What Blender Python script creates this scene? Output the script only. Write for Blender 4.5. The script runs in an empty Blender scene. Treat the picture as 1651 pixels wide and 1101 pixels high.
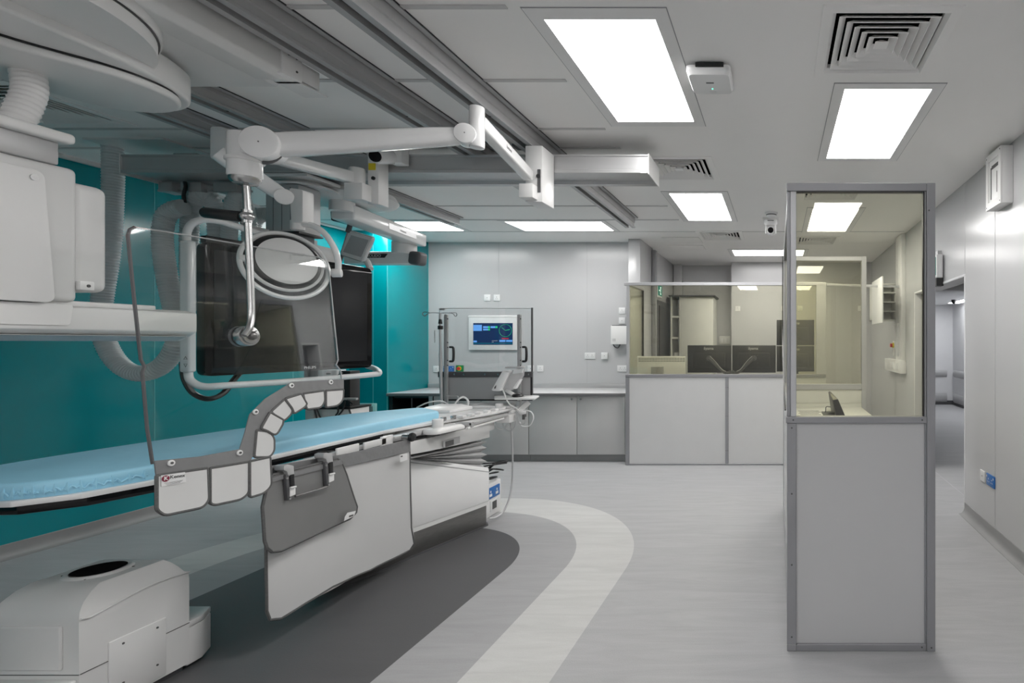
import bpy, bmesh, math, random
from mathutils import Vector, Matrix
random.seed(7)
scene = bpy.context.scene
COL = scene.collection
F, CX, CY, CH = 854.0, 1254.0, 552.0, 1.5      # focal length and vanishing point of the 1651 px wide frame, eye height
ZC = 2.9                                       # ceiling height
XL, XR = -5.354, 1.64                          # side walls
YB = 7.4                                       # back wall

# ------------------------------------------------------------------ camera, world, exposure
cam_data = bpy.data.cameras.new('camera')
cam = bpy.data.objects.new('camera', cam_data); COL.objects.link(cam)
cam.location = (0, 0, CH); cam.rotation_euler = (math.pi/2, 0, 0)
cam_data.sensor_fit = 'HORIZONTAL'; cam_data.sensor_width = 36.0
cam_data.lens = 36.0*F/1651.0
cam_data.shift_x = -(CX-825.5)/1651.0
cam_data.shift_y = (CY-550.5)/1651.0
cam_data.clip_start = 0.05; cam_data.clip_end = 60
scene.camera = cam
world = bpy.data.worlds.new('world'); scene.world = world; world.use_nodes = True
world.node_tree.nodes['Background'].inputs[0].default_value = (0.8, 0.85, 0.9, 1)
world.node_tree.nodes['Background'].inputs[1].default_value = 0.05
vs = scene.view_settings
vs.view_transform = 'Standard'; vs.look = 'None'; vs.gamma = 1.0; vs.use_curve_mapping = False
vs.exposure = 0.34
scene.cycles.max_bounces = 10; scene.cycles.diffuse_bounces = 6; scene.cycles.glossy_bounces = 4
scene.cycles.transparent_max_bounces = 16; scene.cycles.transmission_bounces = 6
scene.cycles.caustics_reflective = False; scene.cycles.caustics_refractive = False
scene.cycles.sample_clamp_indirect = 6.0
LAMP = 13.0          # brightness of the ceiling panels

# ------------------------------------------------------------------ materials
def new_mat(name):
    m = bpy.data.materials.new(name); m.use_nodes = True
    return m, m.node_tree.nodes, m.node_tree.links, m.node_tree.nodes['Principled BSDF']
def mat(name, col, rough=0.5, metal=0.0, var=0.03, nscale=6.0, bump=0.0, bscale=40.0, spec=0.5, stretch=None, coat=0.0):
    """principled surface with a slight procedural unevenness of colour and, if wanted, a bump"""
    m, n, l, b = new_mat(name)
    tc = n.new('ShaderNodeTexCoord'); mp = n.new('ShaderNodeMapping'); l.new(tc.outputs['Object'], mp.inputs[0])
    if stretch: mp.inputs['Scale'].default_value = stretch
    ns = n.new('ShaderNodeTexNoise'); ns.inputs['Scale'].default_value = nscale; ns.inputs['Detail'].default_value = 3
    l.new(mp.outputs[0], ns.inputs['Vector'])
    mr = n.new('ShaderNodeMapRange'); mr.inputs[1].default_value = 0.3; mr.inputs[2].default_value = 0.7
    mr.inputs[3].default_value = 1-var; mr.inputs[4].default_value = 1+var; l.new(ns.outputs[0], mr.inputs[0])
    vm = n.new('ShaderNodeVectorMath'); vm.operation = 'SCALE'; vm.inputs[0].default_value = col
    l.new(mr.outputs[0], vm.inputs['Scale']); l.new(vm.outputs[0], b.inputs['Base Color'])
    b.inputs['Roughness'].default_value = rough; b.inputs['Metallic'].default_value = metal
    b.inputs['Specular IOR Level'].default_value = spec
    b.inputs['Coat Weight'].default_value = coat; b.inputs['Coat Roughness'].default_value = 0.1
    if bump:
        n2 = n.new('ShaderNodeTexNoise'); n2.inputs['Scale'].default_value = bscale; n2.inputs['Detail'].default_value = 2
        l.new(mp.outputs[0], n2.inputs['Vector'])
        bp = n.new('ShaderNodeBump'); bp.inputs['Strength'].default_value = bump; bp.inputs['Distance'].default_value = 0.05
        l.new(n2.outputs[0], bp.inputs['Height']); l.new(bp.outputs[0], b.inputs['Normal'])
    return m
def emit(name, col, strength):
    m, n, l, b = new_mat(name)
    b.inputs['Base Color'].default_value = (*col, 1); b.inputs['Emission Color'].default_value = (*col, 1)
    b.inputs['Emission Strength'].default_value = strength; b.inputs['Roughness'].default_value = 0.5
    return m
def glass(name, tint, base=0.035, gain=0.5, rough=0.0):
    m = bpy.data.materials.new(name); m.use_nodes = True; n = m.node_tree.nodes; l = m.node_tree.links
    n.clear(); out = n.new('ShaderNodeOutputMaterial'); mix = n.new('ShaderNodeMixShader')
    t = n.new('ShaderNodeBsdfTransparent'); t.inputs[0].default_value = (*tint, 1)
    g = n.new('ShaderNodeBsdfGlossy'); g.inputs['Roughness'].default_value = rough; g.inputs[0].default_value = (0.95, 0.95, 0.95, 1)
    fr = n.new('ShaderNodeFresnel'); fr.inputs[0].default_value = 1.45
    ma = n.new('ShaderNodeMath'); ma.operation = 'MULTIPLY_ADD'; ma.inputs[1].default_value = gain; ma.inputs[2].default_value = base
    l.new(fr.outputs[0], ma.inputs[0]); l.new(ma.outputs[0], mix.inputs[0])
    l.new(t.outputs[0], mix.inputs[1]); l.new(g.outputs[0], mix.inputs[2]); l.new(mix.outputs[0], out.inputs[0])
    return m

M = {}
M['wall'] = mat('wall_cladding', (.515, .515, .522), .22, var=.012, nscale=.6, bump=.085, bscale=1.1)
M['wall_matt'] = mat('corridor_paint', (.70, .70, .71), .5, var=.01)
M['panel'] = mat('partition_panel', (.64, .64, .64), .25, var=.01)
M['recess'] = mat('recess_cladding', (.60, .60, .61), .25, var=.012, bump=.03, bscale=1.0)
M['teal'] = mat('teal_cladding', (.0, .25, .285), .17, var=.015, nscale=.7, bump=.02, bscale=.8)
M['ceiling'] = mat('ceiling_paint', (.90, .888, .875), .75, var=.01, nscale=1.5)
M['joint'] = mat('ceiling_joint', (.58, .58, .575), .7)
M['seam'] = mat('wall_seam', (.42, .42, .43), .4)
M['tealseam'] = mat('teal_seam', (.10, .45, .48), .4)
M['white'] = mat('white_plastic', (.80, .795, .79), .32, var=.012)
M['whitegloss'] = mat('white_enamel', (.82, .82, .82), .2, var=.01, coat=.3)
M['equip'] = mat('equipment_white', (.72, .718, .712), .38, var=.012)
M['equip_grey'] = mat('equipment_grey', (.40, .40, .405), .4, var=.015)
M['alu'] = mat('anodised_aluminium', (.52, .52, .525), .35, .4, var=.02, nscale=3, stretch=(1, 1, 12))
M['rail'] = mat('rail_aluminium', (.42, .42, .425), .4, .25, var=.04, nscale=6)
M['raildark'] = mat('rail_recess', (.10, .10, .10), .5, .3)
M['frame'] = mat('partition_frame', (.31, .31, .325), .4, .35, var=.02)
M['frame_light'] = mat('partition_rail', (.52, .52, .535), .38, .3, var=.02)
M['steel'] = mat('polished_steel', (.46, .46, .46), .27, .95, var=.05, nscale=20)
M['brushed'] = mat('brushed_steel', (.22, .215, .21), .35, .85, var=.08, nscale=8, stretch=(2, 2, 30))
M['black'] = mat('black_plastic', (.012, .012, .013), .35, var=.1)
M['blackgloss'] = mat('black_glass', (.006, .006, .007), .08, var=.05, spec=.3)
M['hole'] = mat('opening_shade', (.01, .01, .01), .9, spec=0.0)  # flat black standing in for the shade inside openings
M['screen'] = mat('display_glass', (.016, .017, .019), .12, var=.05, spec=.3)
M['darkgrey'] = mat('dark_grey_trim', (.09, .09, .095), .5, var=.05)
M['vinyl'] = mat('grey_vinyl', (.20, .20, .205), .48, var=.05, nscale=9, bump=.12, bscale=14)
M['pad'] = mat('grey_pad_fabric', (.19, .19, .19), .6, var=.03, nscale=5, bump=.12, bscale=5)
M['drape'] = mat('light_drape_fabric', (.56, .56, .56), .6, var=.02, nscale=3, bump=.05, bscale=3)
M['pouch'] = mat('pouch_fabric', (.62, .62, .615), .55, var=.02, nscale=6, bump=.08, bscale=8)
M['piping'] = mat('piping_band', (.10, .10, .10), .65, var=.15, nscale=120)
M['mattress'] = mat('blue_mattress_cover', (.35, .69, .88), .5, var=.02, nscale=2.0, bump=.07, bscale=9)
M['hose'] = mat('corrugated_hose', (.62, .65, .655), .35, var=.05, nscale=5)
M['cabinet'] = mat('cabinet_laminate', (.56, .555, .55), .45, var=.01)
M['worktop'] = mat('worktop_laminate', (.56, .56, .57), .3, var=.02, nscale=60)
M['edge'] = mat('worktop_edge', (.16, .16, .165), .4)
M['skirt'] = mat('coved_skirting', (.27, .27, .27), .5, var=.03, nscale=4)
M['label'] = mat('white_label', (.74, .74, .74), .4)
M['maroon'] = mat('maroon_print', (.20, .012, .04), .5)
M['ink'] = mat('dark_ink', (.09, .09, .09), .6)
M['silver_ink'] = mat('silver_ink', (.55, .55, .55), .4)
M['blue'] = mat('blue_socket_plastic', (.01, .13, .42), .35)
M['green'] = mat('green_enamel', (.01, .20, .06), .4)
M['red'] = mat('red_knob', (.60, .03, .02), .4)
M['yellow'] = mat('yellow_label', (.75, .62, .03), .5)
M['cream'] = mat('cream_enamel', (.70, .70, .66), .4)
M['lamp'] = emit('panel_diffuser', (1.0, .985, .97), LAMP)
M['corr'] = emit('corridor_diffuser', (.96, .98, 1.0), 15.0)
M['navy'] = emit('navy_screen', (.000, .010, .05), .8)
M['skyb'] = emit('pale_blue_pixels', (.10, .28, .65), .45)
M['greenpx'] = emit('green_pixels', (.01, .40, .12), .7)
M['tealpx'] = emit('teal_pixels', (.0, .12, .13), .9)
M['redpx'] = emit('red_pixels', (.25, .01, .03), .7)
M['signgreen'] = emit('exit_sign_green', (.0, .10, .075), .8)
M['signwhite'] = emit('exit_sign_white', (.8, .9, .9), .8)
M['led'] = emit('status_led', (.1, .9, .6), 2.0)
M['lead'] = glass('yellow_lead_glass', (.935, .925, .84), .025, .5)
M['acrylic'] = glass('clear_lead_acrylic', (.965, .975, .97), .012, .25)
M['clear'] = glass('clear_screen', (.95, .955, .955), .015, .4)

def floor_material():
    m, n, l, b = new_mat('vinyl_floor')
    geo = n.new('ShaderNodeNewGeometry'); sep = n.new('ShaderNodeSeparateXYZ'); l.new(geo.outputs['Position'], sep.inputs[0])
    def mth(op, a, c=None):
        x = n.new('ShaderNodeMath'); x.operation = op
        for i, v in enumerate((a, c)):
            if v is None: continue
            if isinstance(v, (int, float)): x.inputs[i].default_value = v
            else: l.new(v, x.inputs[i])
        return x.outputs[0]
    dx = mth('ADD', sep.outputs[0], 2.61); dy = mth('MAXIMUM', mth('SUBTRACT', sep.outputs[1], 3.5), 0.0)
    d = mth('SQRT', mth('ADD', mth('MULTIPLY', dx, dx), mth('MULTIPLY', dy, dy)))
    cr = n.new('ShaderNodeValToRGB'); cr.color_ramp.interpolation = 'CONSTANT'
    e = cr.color_ramp.elements; e[0].position = 0; e[0].color = (.095, .095, .098, 1)
    e[1].position = .81/2; e[1].color = (.35, .35, .355, 1)
    x = e.new(1.195/2); x.color = (.53, .53, .52, 1)
    x = e.new(1.60/2); x.color = (.395, .395, .402, 1)
    l.new(mth('DIVIDE', d, 2.0), cr.inputs[0])
    tc = n.new('ShaderNodeTexCoord'); mp = n.new('ShaderNodeMapping'); l.new(tc.outputs['Object'], mp.inputs[0])
    mp.inputs['Scale'].default_value = (.7, 5.0, 1); mp.inputs['Rotation'].default_value = (0, 0, .55)
    ns = n.new('ShaderNodeTexNoise'); ns.inputs['Scale'].default_value = 2.2; ns.inputs['Detail'].default_value = 7
    ns.inputs['Roughness'].default_value = .62; ns.inputs['Distortion'].default_value = 1.2; l.new(mp.outputs[0], ns.inputs['Vector'])
    fine = n.new('ShaderNodeTexNoise'); fine.inputs['Scale'].default_value = 160; l.new(tc.outputs['Object'], fine.inputs['Vector'])
    k = mth('ADD', mth('MULTIPLY', mth('SUBTRACT', ns.outputs[0], .5), .42), mth('MULTIPLY', mth('SUBTRACT', fine.outputs[0], .5), .14))
    vm = n.new('ShaderNodeVectorMath'); vm.operation = 'SCALE'; l.new(cr.outputs[0], vm.inputs[0]); l.new(mth('ADD', k, 1.0), vm.inputs['Scale'])
    l.new(vm.outputs[0], b.inputs['Base Color'])
    rr = mth('ADD', mth('MULTIPLY', ns.outputs[0], .22), .40); l.new(rr, b.inputs['Roughness'])
    b.inputs['Specular IOR Level'].default_value = .22
    bp = n.new('ShaderNodeBump'); bp.inputs['Strength'].default_value = .06; bp.inputs['Distance'].default_value = .01
    l.new(fine.outputs[0], bp.inputs['Height']); l.new(bp.outputs[0], b.inputs['Normal'])
    return m
M['floor'] = floor_material()

# ------------------------------------------------------------------ helpers
def P(px, py, y):
    """the place at depth y that the photo shows at this pixel"""
    return Vector(((px-CX)*y/F, y, CH+(CY-py)*y/F))
def PX(px, py, x):
    return P(px, py, x*F/(px-CX))
def PZ(px, py, z):
    return P(px, py, (z-CH)*F/(CY-py))
class Plane:
    def __init__(s, a, b, c):
        s.a = Vector(a); s.n = (Vector(b)-s.a).cross(Vector(c)-s.a).normalized()
        if s.n.dot(Vector((0, 0, CH))-s.a) < 0: s.n = -s.n
    def at(s, px, py, off=0.0):
        d = Vector(((px-CX)/F, 1, (CY-py)/F)); o = Vector((0, 0, CH))
        t = (s.a+s.n*off-o).dot(s.n)/d.dot(s.n)
        return o+d*t
def smooth(pts, n=6, closed=False):
    pts = [Vector(p) for p in pts]; out = []; N = len(pts)
    rng = range(N if closed else N-1)
    for i in rng:
        p0 = pts[(i-1) % N] if closed or i > 0 else pts[0]*2-pts[1]
        p1 = pts[i]; p2 = pts[(i+1) % N]
        p3 = pts[(i+2) % N] if closed or i+2 < N else p2*2-p1
        for k in range(n):
            t = k/n
            out.append(.5*((2*p1)+(-p0+p2)*t+(2*p0-5*p1+4*p2-p3)*t*t+(-p0+3*p1-3*p2+p3)*t**3))
    if not closed: out.append(pts[-1])
    return out
def rounded(pts, r, n=5):
    """a polygon with its corners rounded"""
    pts = [Vector(p) for p in pts]; out = []; N = len(pts)
    for i in range(N):
        a, b, c = pts[i-1], pts[i], pts[(i+1) % N]
        u, v = (a-b), (c-b); rr = r[i] if isinstance(r, (list, tuple)) else r
        q = min(rr, u.length*.45, v.length*.45); s, e = b+u.normalized()*q, b+v.normalized()*q
        if q < 1e-5: out.append(b); continue
        for k in range(n+1):
            t = k/n; out.append(s*(1-t)**2+b*2*t*(1-t)+e*t*t)
    return out
class MB:
    def __init__(s): s.bm = bmesh.new()
    def box(s, x0, x1, y0, y1, z0, z1):
        v = [s.bm.verts.new((x, y, z)) for x in (x0, x1) for y in (y0, y1) for z in (z0, z1)]
        for f in ((0, 1, 3, 2), (4, 6, 7, 5), (0, 4, 5, 1), (2, 3, 7, 6), (0, 2, 6, 4), (1, 5, 7, 3)):
            s.bm.faces.new([v[i] for i in f])
        return s
    def obox(s, a, b, w, h, up=(0, 0, 1)):
        """a bar from a to b, w wide and h high"""
        a, b = Vector(a), Vector(b); d = (b-a).normalized(); r = d.cross(Vector(up)).normalized(); u = r.cross(d)
        q = [[p+r*i*w/2+u*j*h/2 for i, j in ((-1, -1), (1, -1), (1, 1), (-1, 1))] for p in (a, b)]
        return s.loft(q)
    def loft(s, rings, cap=True, close=False):
        R = [[s.bm.verts.new(p) for p in r] for r in rings]; n = len(R[0])
        prs = list(zip(R[:-1], R[1:]))+([(R[-1], R[0])] if close else [])
        for A, B in prs:
            for i in range(n): s.bm.faces.new((A[i], A[(i+1) % n], B[(i+1) % n], B[i]))
        if cap and not close: s.bm.faces.new(R[0][::-1]); s.bm.faces.new(R[-1])
        return s
    def prism(s, pts, vec):
        pts = [Vector(p) for p in pts]; vec = Vector(vec)
        return s.loft([pts, [p+vec for p in pts]])
    def rot(s, prof, c, axis=(0, 0, 1), seg=24):
        """a turned body: prof = (radius, height along the axis)"""
        c = Vector(c); ax = Vector(axis).normalized(); t = Vector((1, 0, 0)) if abs(ax.x) < .9 else Vector((0, 1, 0))
        u = ax.cross(t).normalized(); w = ax.cross(u)
        rings = [[c+ax*h+(u*math.cos(2*math.pi*k/seg)+w*math.sin(2*math.pi*k/seg))*max(r, 1e-4) for k in range(seg)] for r, h in prof]
        return s.loft(rings)
    def cyl(s, a, b, r, r2=None, seg=16):
        a, b = Vector(a), Vector(b)
        return s.rot([(r, 0), (r if r2 is None else r2, (b-a).length)], a, b-a, seg)
    def tube(s, pts, r, seg=8, closed=False, rfun=None, flat=1.0):
        pts = [Vector(p) for p in pts]; N = len(pts); rings = []; u = None
        for i, p in enumerate(pts):
            if closed: d = pts[(i+1) % N]-pts[i-1]
            else: d = pts[min(i+1, N-1)]-pts[max(i-1, 0)]
            if d.length < 1e-9: d = Vector((0, 0, 1))
            d.normalize()
            if u is None:
                t = Vector((0, 0, 1)) if abs(d.z) < .9 else Vector((1, 0, 0)); u = d.cross(t).normalized()
            u = (u-d*u.dot(d)).normalized(); w = d.cross(u); rr = rfun(i) if rfun else r
            rings.append([p+u*math.cos(2*math.pi*k/seg)*rr+w*math.sin(2*math.pi*k/seg)*rr*flat for k in range(seg)])
        return s.loft(rings, close=closed)
    def sphere(s, c, r, sc=(1, 1, 1), seg=16):
        bmesh.ops.create_uvsphere(s.bm, u_segments=seg, v_segments=seg//2, radius=r, matrix=Matrix.Translation(c) @ Matrix.Diagonal((*sc, 1)))
        return s
    def build(s, name, m, parent=None, bevel=0.0, seg=2, label=None, kind=None, ang=35, sm=True):
        bm = s.bm
        bmesh.ops.recalc_face_normals(bm, faces=bm.faces[:])
        if bevel:
            ed = [e for e in bm.edges if len(e.link_faces) == 2 and e.calc_face_angle(0) > math.radians(30)]
            if ed: bmesh.ops.bevel(bm, geom=ed, offset=bevel, segments=seg, affect='EDGES', clamp_overlap=True, profile=.5)
        off = Vector((0, 0, 0)); q = parent
        while q is not None: off += q.location; q = q.parent
        if off.length: bmesh.ops.translate(bm, verts=bm.verts[:], vec=-off)
        for f in bm.faces: f.smooth = sm
        for e in bm.edges: e.smooth = not (len(e.link_faces) == 2 and e.calc_face_angle(0) > math.radians(ang))
        me = bpy.data.meshes.new(name); bm.to_mesh(me); bm.free()
        me.materials.append(M[m] if isinstance(m, str) else m)
        o = bpy.data.objects.new(name, me); COL.objects.link(o); o.parent = parent
        if label: o['label'] = label
        if kind: o['kind'] = kind
        return o
def thing(name, label, cat, loc=(0, 0, 0), group=None):
    o = bpy.data.objects.new(name, None); COL.objects.link(o); o.location = loc; o.empty_display_size = .1
    o['label'] = label; o['category'] = cat
    if group: o['group'] = group
    return o
def tag(o, label, cat, group=None):
    o['label'] = label; o['category'] = cat
    if group: o['group'] = group
    return o
def struct(o): o['kind'] = 'structure'; return o
KIDS = {}
def copy_tree(root, loc=None, rz=None, label=None, group=None):
    r = root.copy(); COL.objects.link(r)
    if loc is not None: r.location = loc
    if rz is not None: r.rotation_euler = (0, 0, rz)
    if label: r['label'] = label
    if group: r['group'] = group
    for ch in list(root.children):
        c = ch.copy(); COL.objects.link(c); c.parent = r
        for g in list(ch.children):
            d = g.copy(); COL.objects.link(d); d.parent = c
    return r
def text(name, s, size, origin, right, up, m, parent=None, ext=.0006, align='CENTER', bold=0.0):
    """raised lettering: origin is its centre, right and up the writing's axes"""
    cu = bpy.data.curves.new('writing', 'FONT'); cu.body = s; cu.size = size; cu.extrude = ext; cu.align_x = align; cu.align_y = 'CENTER'; cu.offset = bold
    cu.resolution_u = 3
    to = bpy.data.objects.new('writing', cu); COL.objects.link(to)
    dg = bpy.context.evaluated_depsgraph_get(); me = bpy.data.meshes.new_from_object(to.evaluated_get(dg))
    bpy.data.objects.remove(to); bpy.data.curves.remove(cu)
    r = Vector(right).normalized(); u = Vector(up); u = (u-r*u.dot(r)).normalized(); nrm = r.cross(u)
    off = Vector((0, 0, 0)); q = parent
    while q is not None: off += q.location; q = q.parent
    mt = Matrix((r, u, nrm)).transposed().to_4x4(); mt.translation = Vector(origin)-off; me.transform(mt)
    me.materials.clear(); me.materials.append(M[m])
    o = bpy.data.objects.new(name, me); COL.objects.link(o); o.parent = parent
    return o

# ================================================================== THE ROOM
LIGHTS = [  # x0, x1, y0, y1 of the glowing part, margin x, margin y, label
    (-1.01, -.53, 2.29, 3.35, .062, .075, 'large glowing ceiling panel beside the white ceiling box, nearest of the left row'),
    (.37, .85, 2.92, 4.02, .062, .06, 'glowing ceiling panel next to the big square air grille above the glazed booth'),
    (-1.02, -.53, 4.97, 6.07, .062, .06, 'glowing ceiling panel between two air grilles behind the grey crossbeam'),
    (.37, .85, 5.56, 6.68, .062, .06, 'glowing ceiling panel seen through the yellowish booth glass'),
    (-.69, .40, 8.02, 8.54, .06, .06, 'wide flat glowing ceiling panel furthest back, above the monitors'),
    (-3.16, -2.05, 6.13, 6.62, .06, .05, 'wide glowing ceiling panel above the counter near the back wall'),
    (-5.02, -3.92, 6.13, 6.62, .06, .05, 'wide glowing ceiling panel over the turquoise corner'),
    (.37, .85, -1.2, -.1, .062, .06, 'added glowing ceiling panel out of view behind the camera, nearest the right-hand wall'),  # the last three panels are unseen, added to light the nearer equipment
    (-1.01, -.53, -1.2, -.1, .062, .06, 'added glowing ceiling panel out of view behind the camera, middle one of the row'),
    (-3.0, -2.5, -1.5, -.4, .062, .06, 'added glowing ceiling panel out of view behind the camera, nearest the turquoise wall'),
]
GRILLES = [(.485, 2.49, 'biggest square slatted air grille, at the top of the picture'),
           (-.795, 4.28, 'square slatted air grille beside the end of the grey crossbeam'),
           (-.745, 6.95, 'small-looking square air grille in front of the furthest glowing panel'),
           (.53, 7.28, 'square air grille seen through the booth glass below the glowing panel'),
           (.50, 4.92, 'square air grille cut by the top of the booth glass'),
           (-4.42, 3.12, 'air grille half hidden behind the round ceiling arm')]
GH = .295
holes = [(x0, x1, y0, y1) for x0, x1, y0, y1, *_ in LIGHTS]+[(x-GH+.04, x+GH-.04, y-GH+.04, y+GH-.04) for x, y, _ in GRILLES]
def grid_plane(bm, X0, X1, Y0, Y1, z, holes):
    xs = sorted({X0, X1, *[h[0] for h in holes], *[h[1] for h in holes]}); ys = sorted({Y0, Y1, *[h[2] for h in holes], *[h[3] for h in holes]})
    xs = [x for x in xs if X0 <= x <= X1]; ys = [y for y in ys if Y0 <= y <= Y1]
    V = {}
    def v(x, y):
        if (x, y) not in V: V[(x, y)] = bm.verts.new((x, y, z))
        return V[(x, y)]
    for a, b in zip(xs[:-1], xs[1:]):
        for c, d in zip(ys[:-1], ys[1:]):
            mx, my = (a+b)/2, (c+d)/2
            if any(h[0] < mx < h[1] and h[2] < my < h[3] for h in holes): continue
            bm.faces.new((v(a, c), v(a, d), v(b, d), v(b, c)))
YR = -2.2
b = MB(); grid_plane(b.bm, XL-.2, XR+.18, YR-.1, 9.9, ZC, holes); b.box(XL-.2, XR+.18, YR-.1, 9.9, 3.12, 3.2)
ceiling = struct(b.build('ceiling', 'ceiling'))
b = MB()
for y in (1.6, 2.206, 2.826, 3.466, 3.81, 4.42, 5.43, 6.04):
    b.box(XL+.02, -1.13, y-.012, y+.012, ZC-.006, ZC+.002)
b.box(XL+.02, 1.6, 6.68, 6.70, ZC-.004, ZC+.002)
b.box(XL+.02, XL+.05, YR, YB, ZC-.03, ZC)
b.build('panel_joint', 'joint', ceiling, label='grey joint lines between the ceiling panels')
b = MB(); b.box(XL-.2, 4.4, YR-.1, 13, -.12, 0)
floor = struct(b.build('floor', 'floor'))

def light(i, x0, x1, y0, y1, mx, my, label):
    cx, cy = (x0+x1)/2, (y0+y1)/2
    t = thing('ceiling_light', label, 'ceiling light', (cx, cy, ZC), 'glowing ceiling panels')
    b = MB(); o = [(x0-mx, y0-my), (x1+mx, y0-my), (x1+mx, y1+my), (x0-mx, y1+my)]; n = [(x0, y0), (x1, y0), (x1, y1), (x0, y1)]
    b.loft([[(*p, ZC) for p in o], [(*p, ZC-.004) for p in o], [(*p, ZC-.005) for p in n], [(*p, ZC+.03) for p in n], [(*p, ZC+.03) for p in o]], close=True)
    b.build('light_frame', 'white', t, sm=False)
    MB().box(x0, x1, y0, y1, ZC+.004, ZC+.02).build('diffuser', 'lamp', t)
    MB().box(x0-mx-.004, x1+mx+.004, y0-my-.004, y0-my, ZC-.002, ZC+.001).box(x0-mx-.004, x1+mx+.004, y1+my, y1+my+.004, ZC-.002, ZC+.001).box(x0-mx-.004, x0-mx, y0-my, y1+my, ZC-.002, ZC+.001).box(x1+mx, x1+mx+.004, y0-my, y1+my, ZC-.002, ZC+.001).build('frame_shadow_line', 'frame', t)  # thin dark outline painted in as a shadow line round the frame
for i, a in enumerate(LIGHTS): light(i, *a)

def grille(x, y, label):
    t = thing('air_grille', label, 'air vent', (x, y, ZC), 'square ceiling air grilles')
    def sq(h, z): return [(x-h, y-h, z), (x+h, y-h, z), (x+h, y+h, z), (x-h, y+h, z)]
    MB().loft([sq(GH, ZC), sq(GH, ZC-.006), sq(GH-.045, ZC-.008), sq(GH-.062, ZC+.012), sq(GH-.062, ZC+.13), sq(GH-.04, ZC+.13)], close=True).build('grille_frame', 'ceiling', t, sm=False)
    b = MB().box(x-GH+.06, x+GH-.06, y-GH+.06, y+GH-.06, ZC+.125, ZC+.14); b.build('duct', 'hole', t)
    MB().loft([sq(GH-.061, ZC+.03), sq(GH-.061, ZC+.128), sq(GH-.066, ZC+.128), sq(GH-.066, ZC+.03)], close=True).build('duct_shade', 'hole', t, sm=False)  # black walls put in to darken the duct as deep shade would
    for k in range(5):
        h = GH-.075-.038*k
        MB().loft([sq(h, ZC-.004), sq(h-.031, ZC+.023), sq(h-.034, ZC+.023), sq(h-.004, ZC-.006)], close=True).build('vane', 'ceiling', t, sm=False)
    MB().loft([sq(.032, ZC-.004), sq(.004, ZC+.02)]).build('centre_cone', 'ceiling', t, sm=False)
for g in GRILLES: grille(*g)

# walls
b = MB(); b.box(XL-.15, XL, YR, YB, 0, ZC); wl = struct(b.build('wall_left', 'teal'))
b = MB()
for y in (1.95, 3.25, 4.55, 5.85): b.box(XL-.001, XL+.0015, y-.003, y+.003, .1, ZC)
b.build('cladding_seam', 'tealseam', wl, label='pale welded seams in the turquoise cladding')
b = MB(); b.box(XL, -4.88, 6.62, YB, 0, ZC); wa = struct(b.build('wall_corner', 'teal', bevel=.004))
b = MB()
b.box(-4.884, -4.876, 6.617, 6.623, .1, ZC); b.box(-5.06, -5.055, 6.617, 6.621, .1, ZC); b.box(-4.8805, -4.877, YB-.01, YB-.002, .87, ZC)
b.build('corner_trim', 'tealseam', wa)
b = MB(); b.box(XL-.15, -1.88, YB, YB+.15, 0, ZC); wb = struct(b.build('wall_back', 'wall'))
b = MB()
for x in (-3.9, -2.665): b.box(x-.003, x+.003, YB-.0015, YB, .87, ZC)
b.build('cladding_seam', 'seam', wb)
b = MB(); b.box(-2.02, -1.86, 7.16, 7.86, 0, ZC); struct(b.build('wall_pillar', 'wall', bevel=.004))
b = MB(); b.box(-1.86, -1.80, 7.80, 7.90, 0, 2.86); struct(b.build('trim_1', 'frame', bevel=.003))
b = MB(); b.box(-2.03, -1.88, 7.86, 9.64, 0, ZC); struct(b.build('wall_recess', 'wall'))
b = MB(); b.box(-2.03, -.81, 9.64, 9.8, 0, ZC); struct(b.build('wall_rear', 'recess'))
b = MB(); b.box(-1.87, -1.72, 9.5, 9.64, 0, ZC); struct(b.build('trim_2', 'recess', bevel=.004))
b = MB(); b.box(-.81, XR+.2, 9.25, 9.45, 0, ZC); b.box(-.81, -.7, 9.45, 9.8, 0, ZC); wc = struct(b.build('wall_control', 'wall'))
b = MB(); b.box(-.552, -.547, 9.247, 9.25, 0, ZC); b.build('cladding_seam', 'seam', wc)
b = MB(); b.box(XL-.15, XR+.2, YR-.15, YR, 0, ZC); struct(b.build('wall_entrance', 'wall_matt'))
# right wall with its opening
YO0, YO1, ZO = 4.64, 6.34, 2.09
b = MB(); b.box(XR, XR+.18, YR, YO0, 0, ZC); b.box(XR, XR+.18, YO1, 9.25, 0, ZC); b.box(XR, XR+.18, YO0, YO1, ZO, ZC)
bmesh.ops.remove_doubles(b.bm, verts=b.bm.verts[:], dist=1e-5)
wr = struct(b.build('wall_right', 'wall', sm=False))
b = MB()
for y in (2.75, 4.0): b.box(XR-.0015, XR+.001, y-.003, y+.003, .1, ZC)
b.box(XR-.0015, XR+.001, YO0-.004, YO0+.002, ZO, ZC)
b.build('cladding_seam', 'seam', wr)
b = MB(); b.box(XR-.004, XR+.184, YO0-.01, YO0+.012, 0, ZO); b.box(XR-.004, XR+.184, YO1-.012, YO1+.01, 0, ZO); b.box(XR-.004, XR+.184, YO0-.01, YO1+.01, ZO-.012, ZO+.01)
struct(b.build('door_1', 'wall_matt', bevel=.002))
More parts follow.
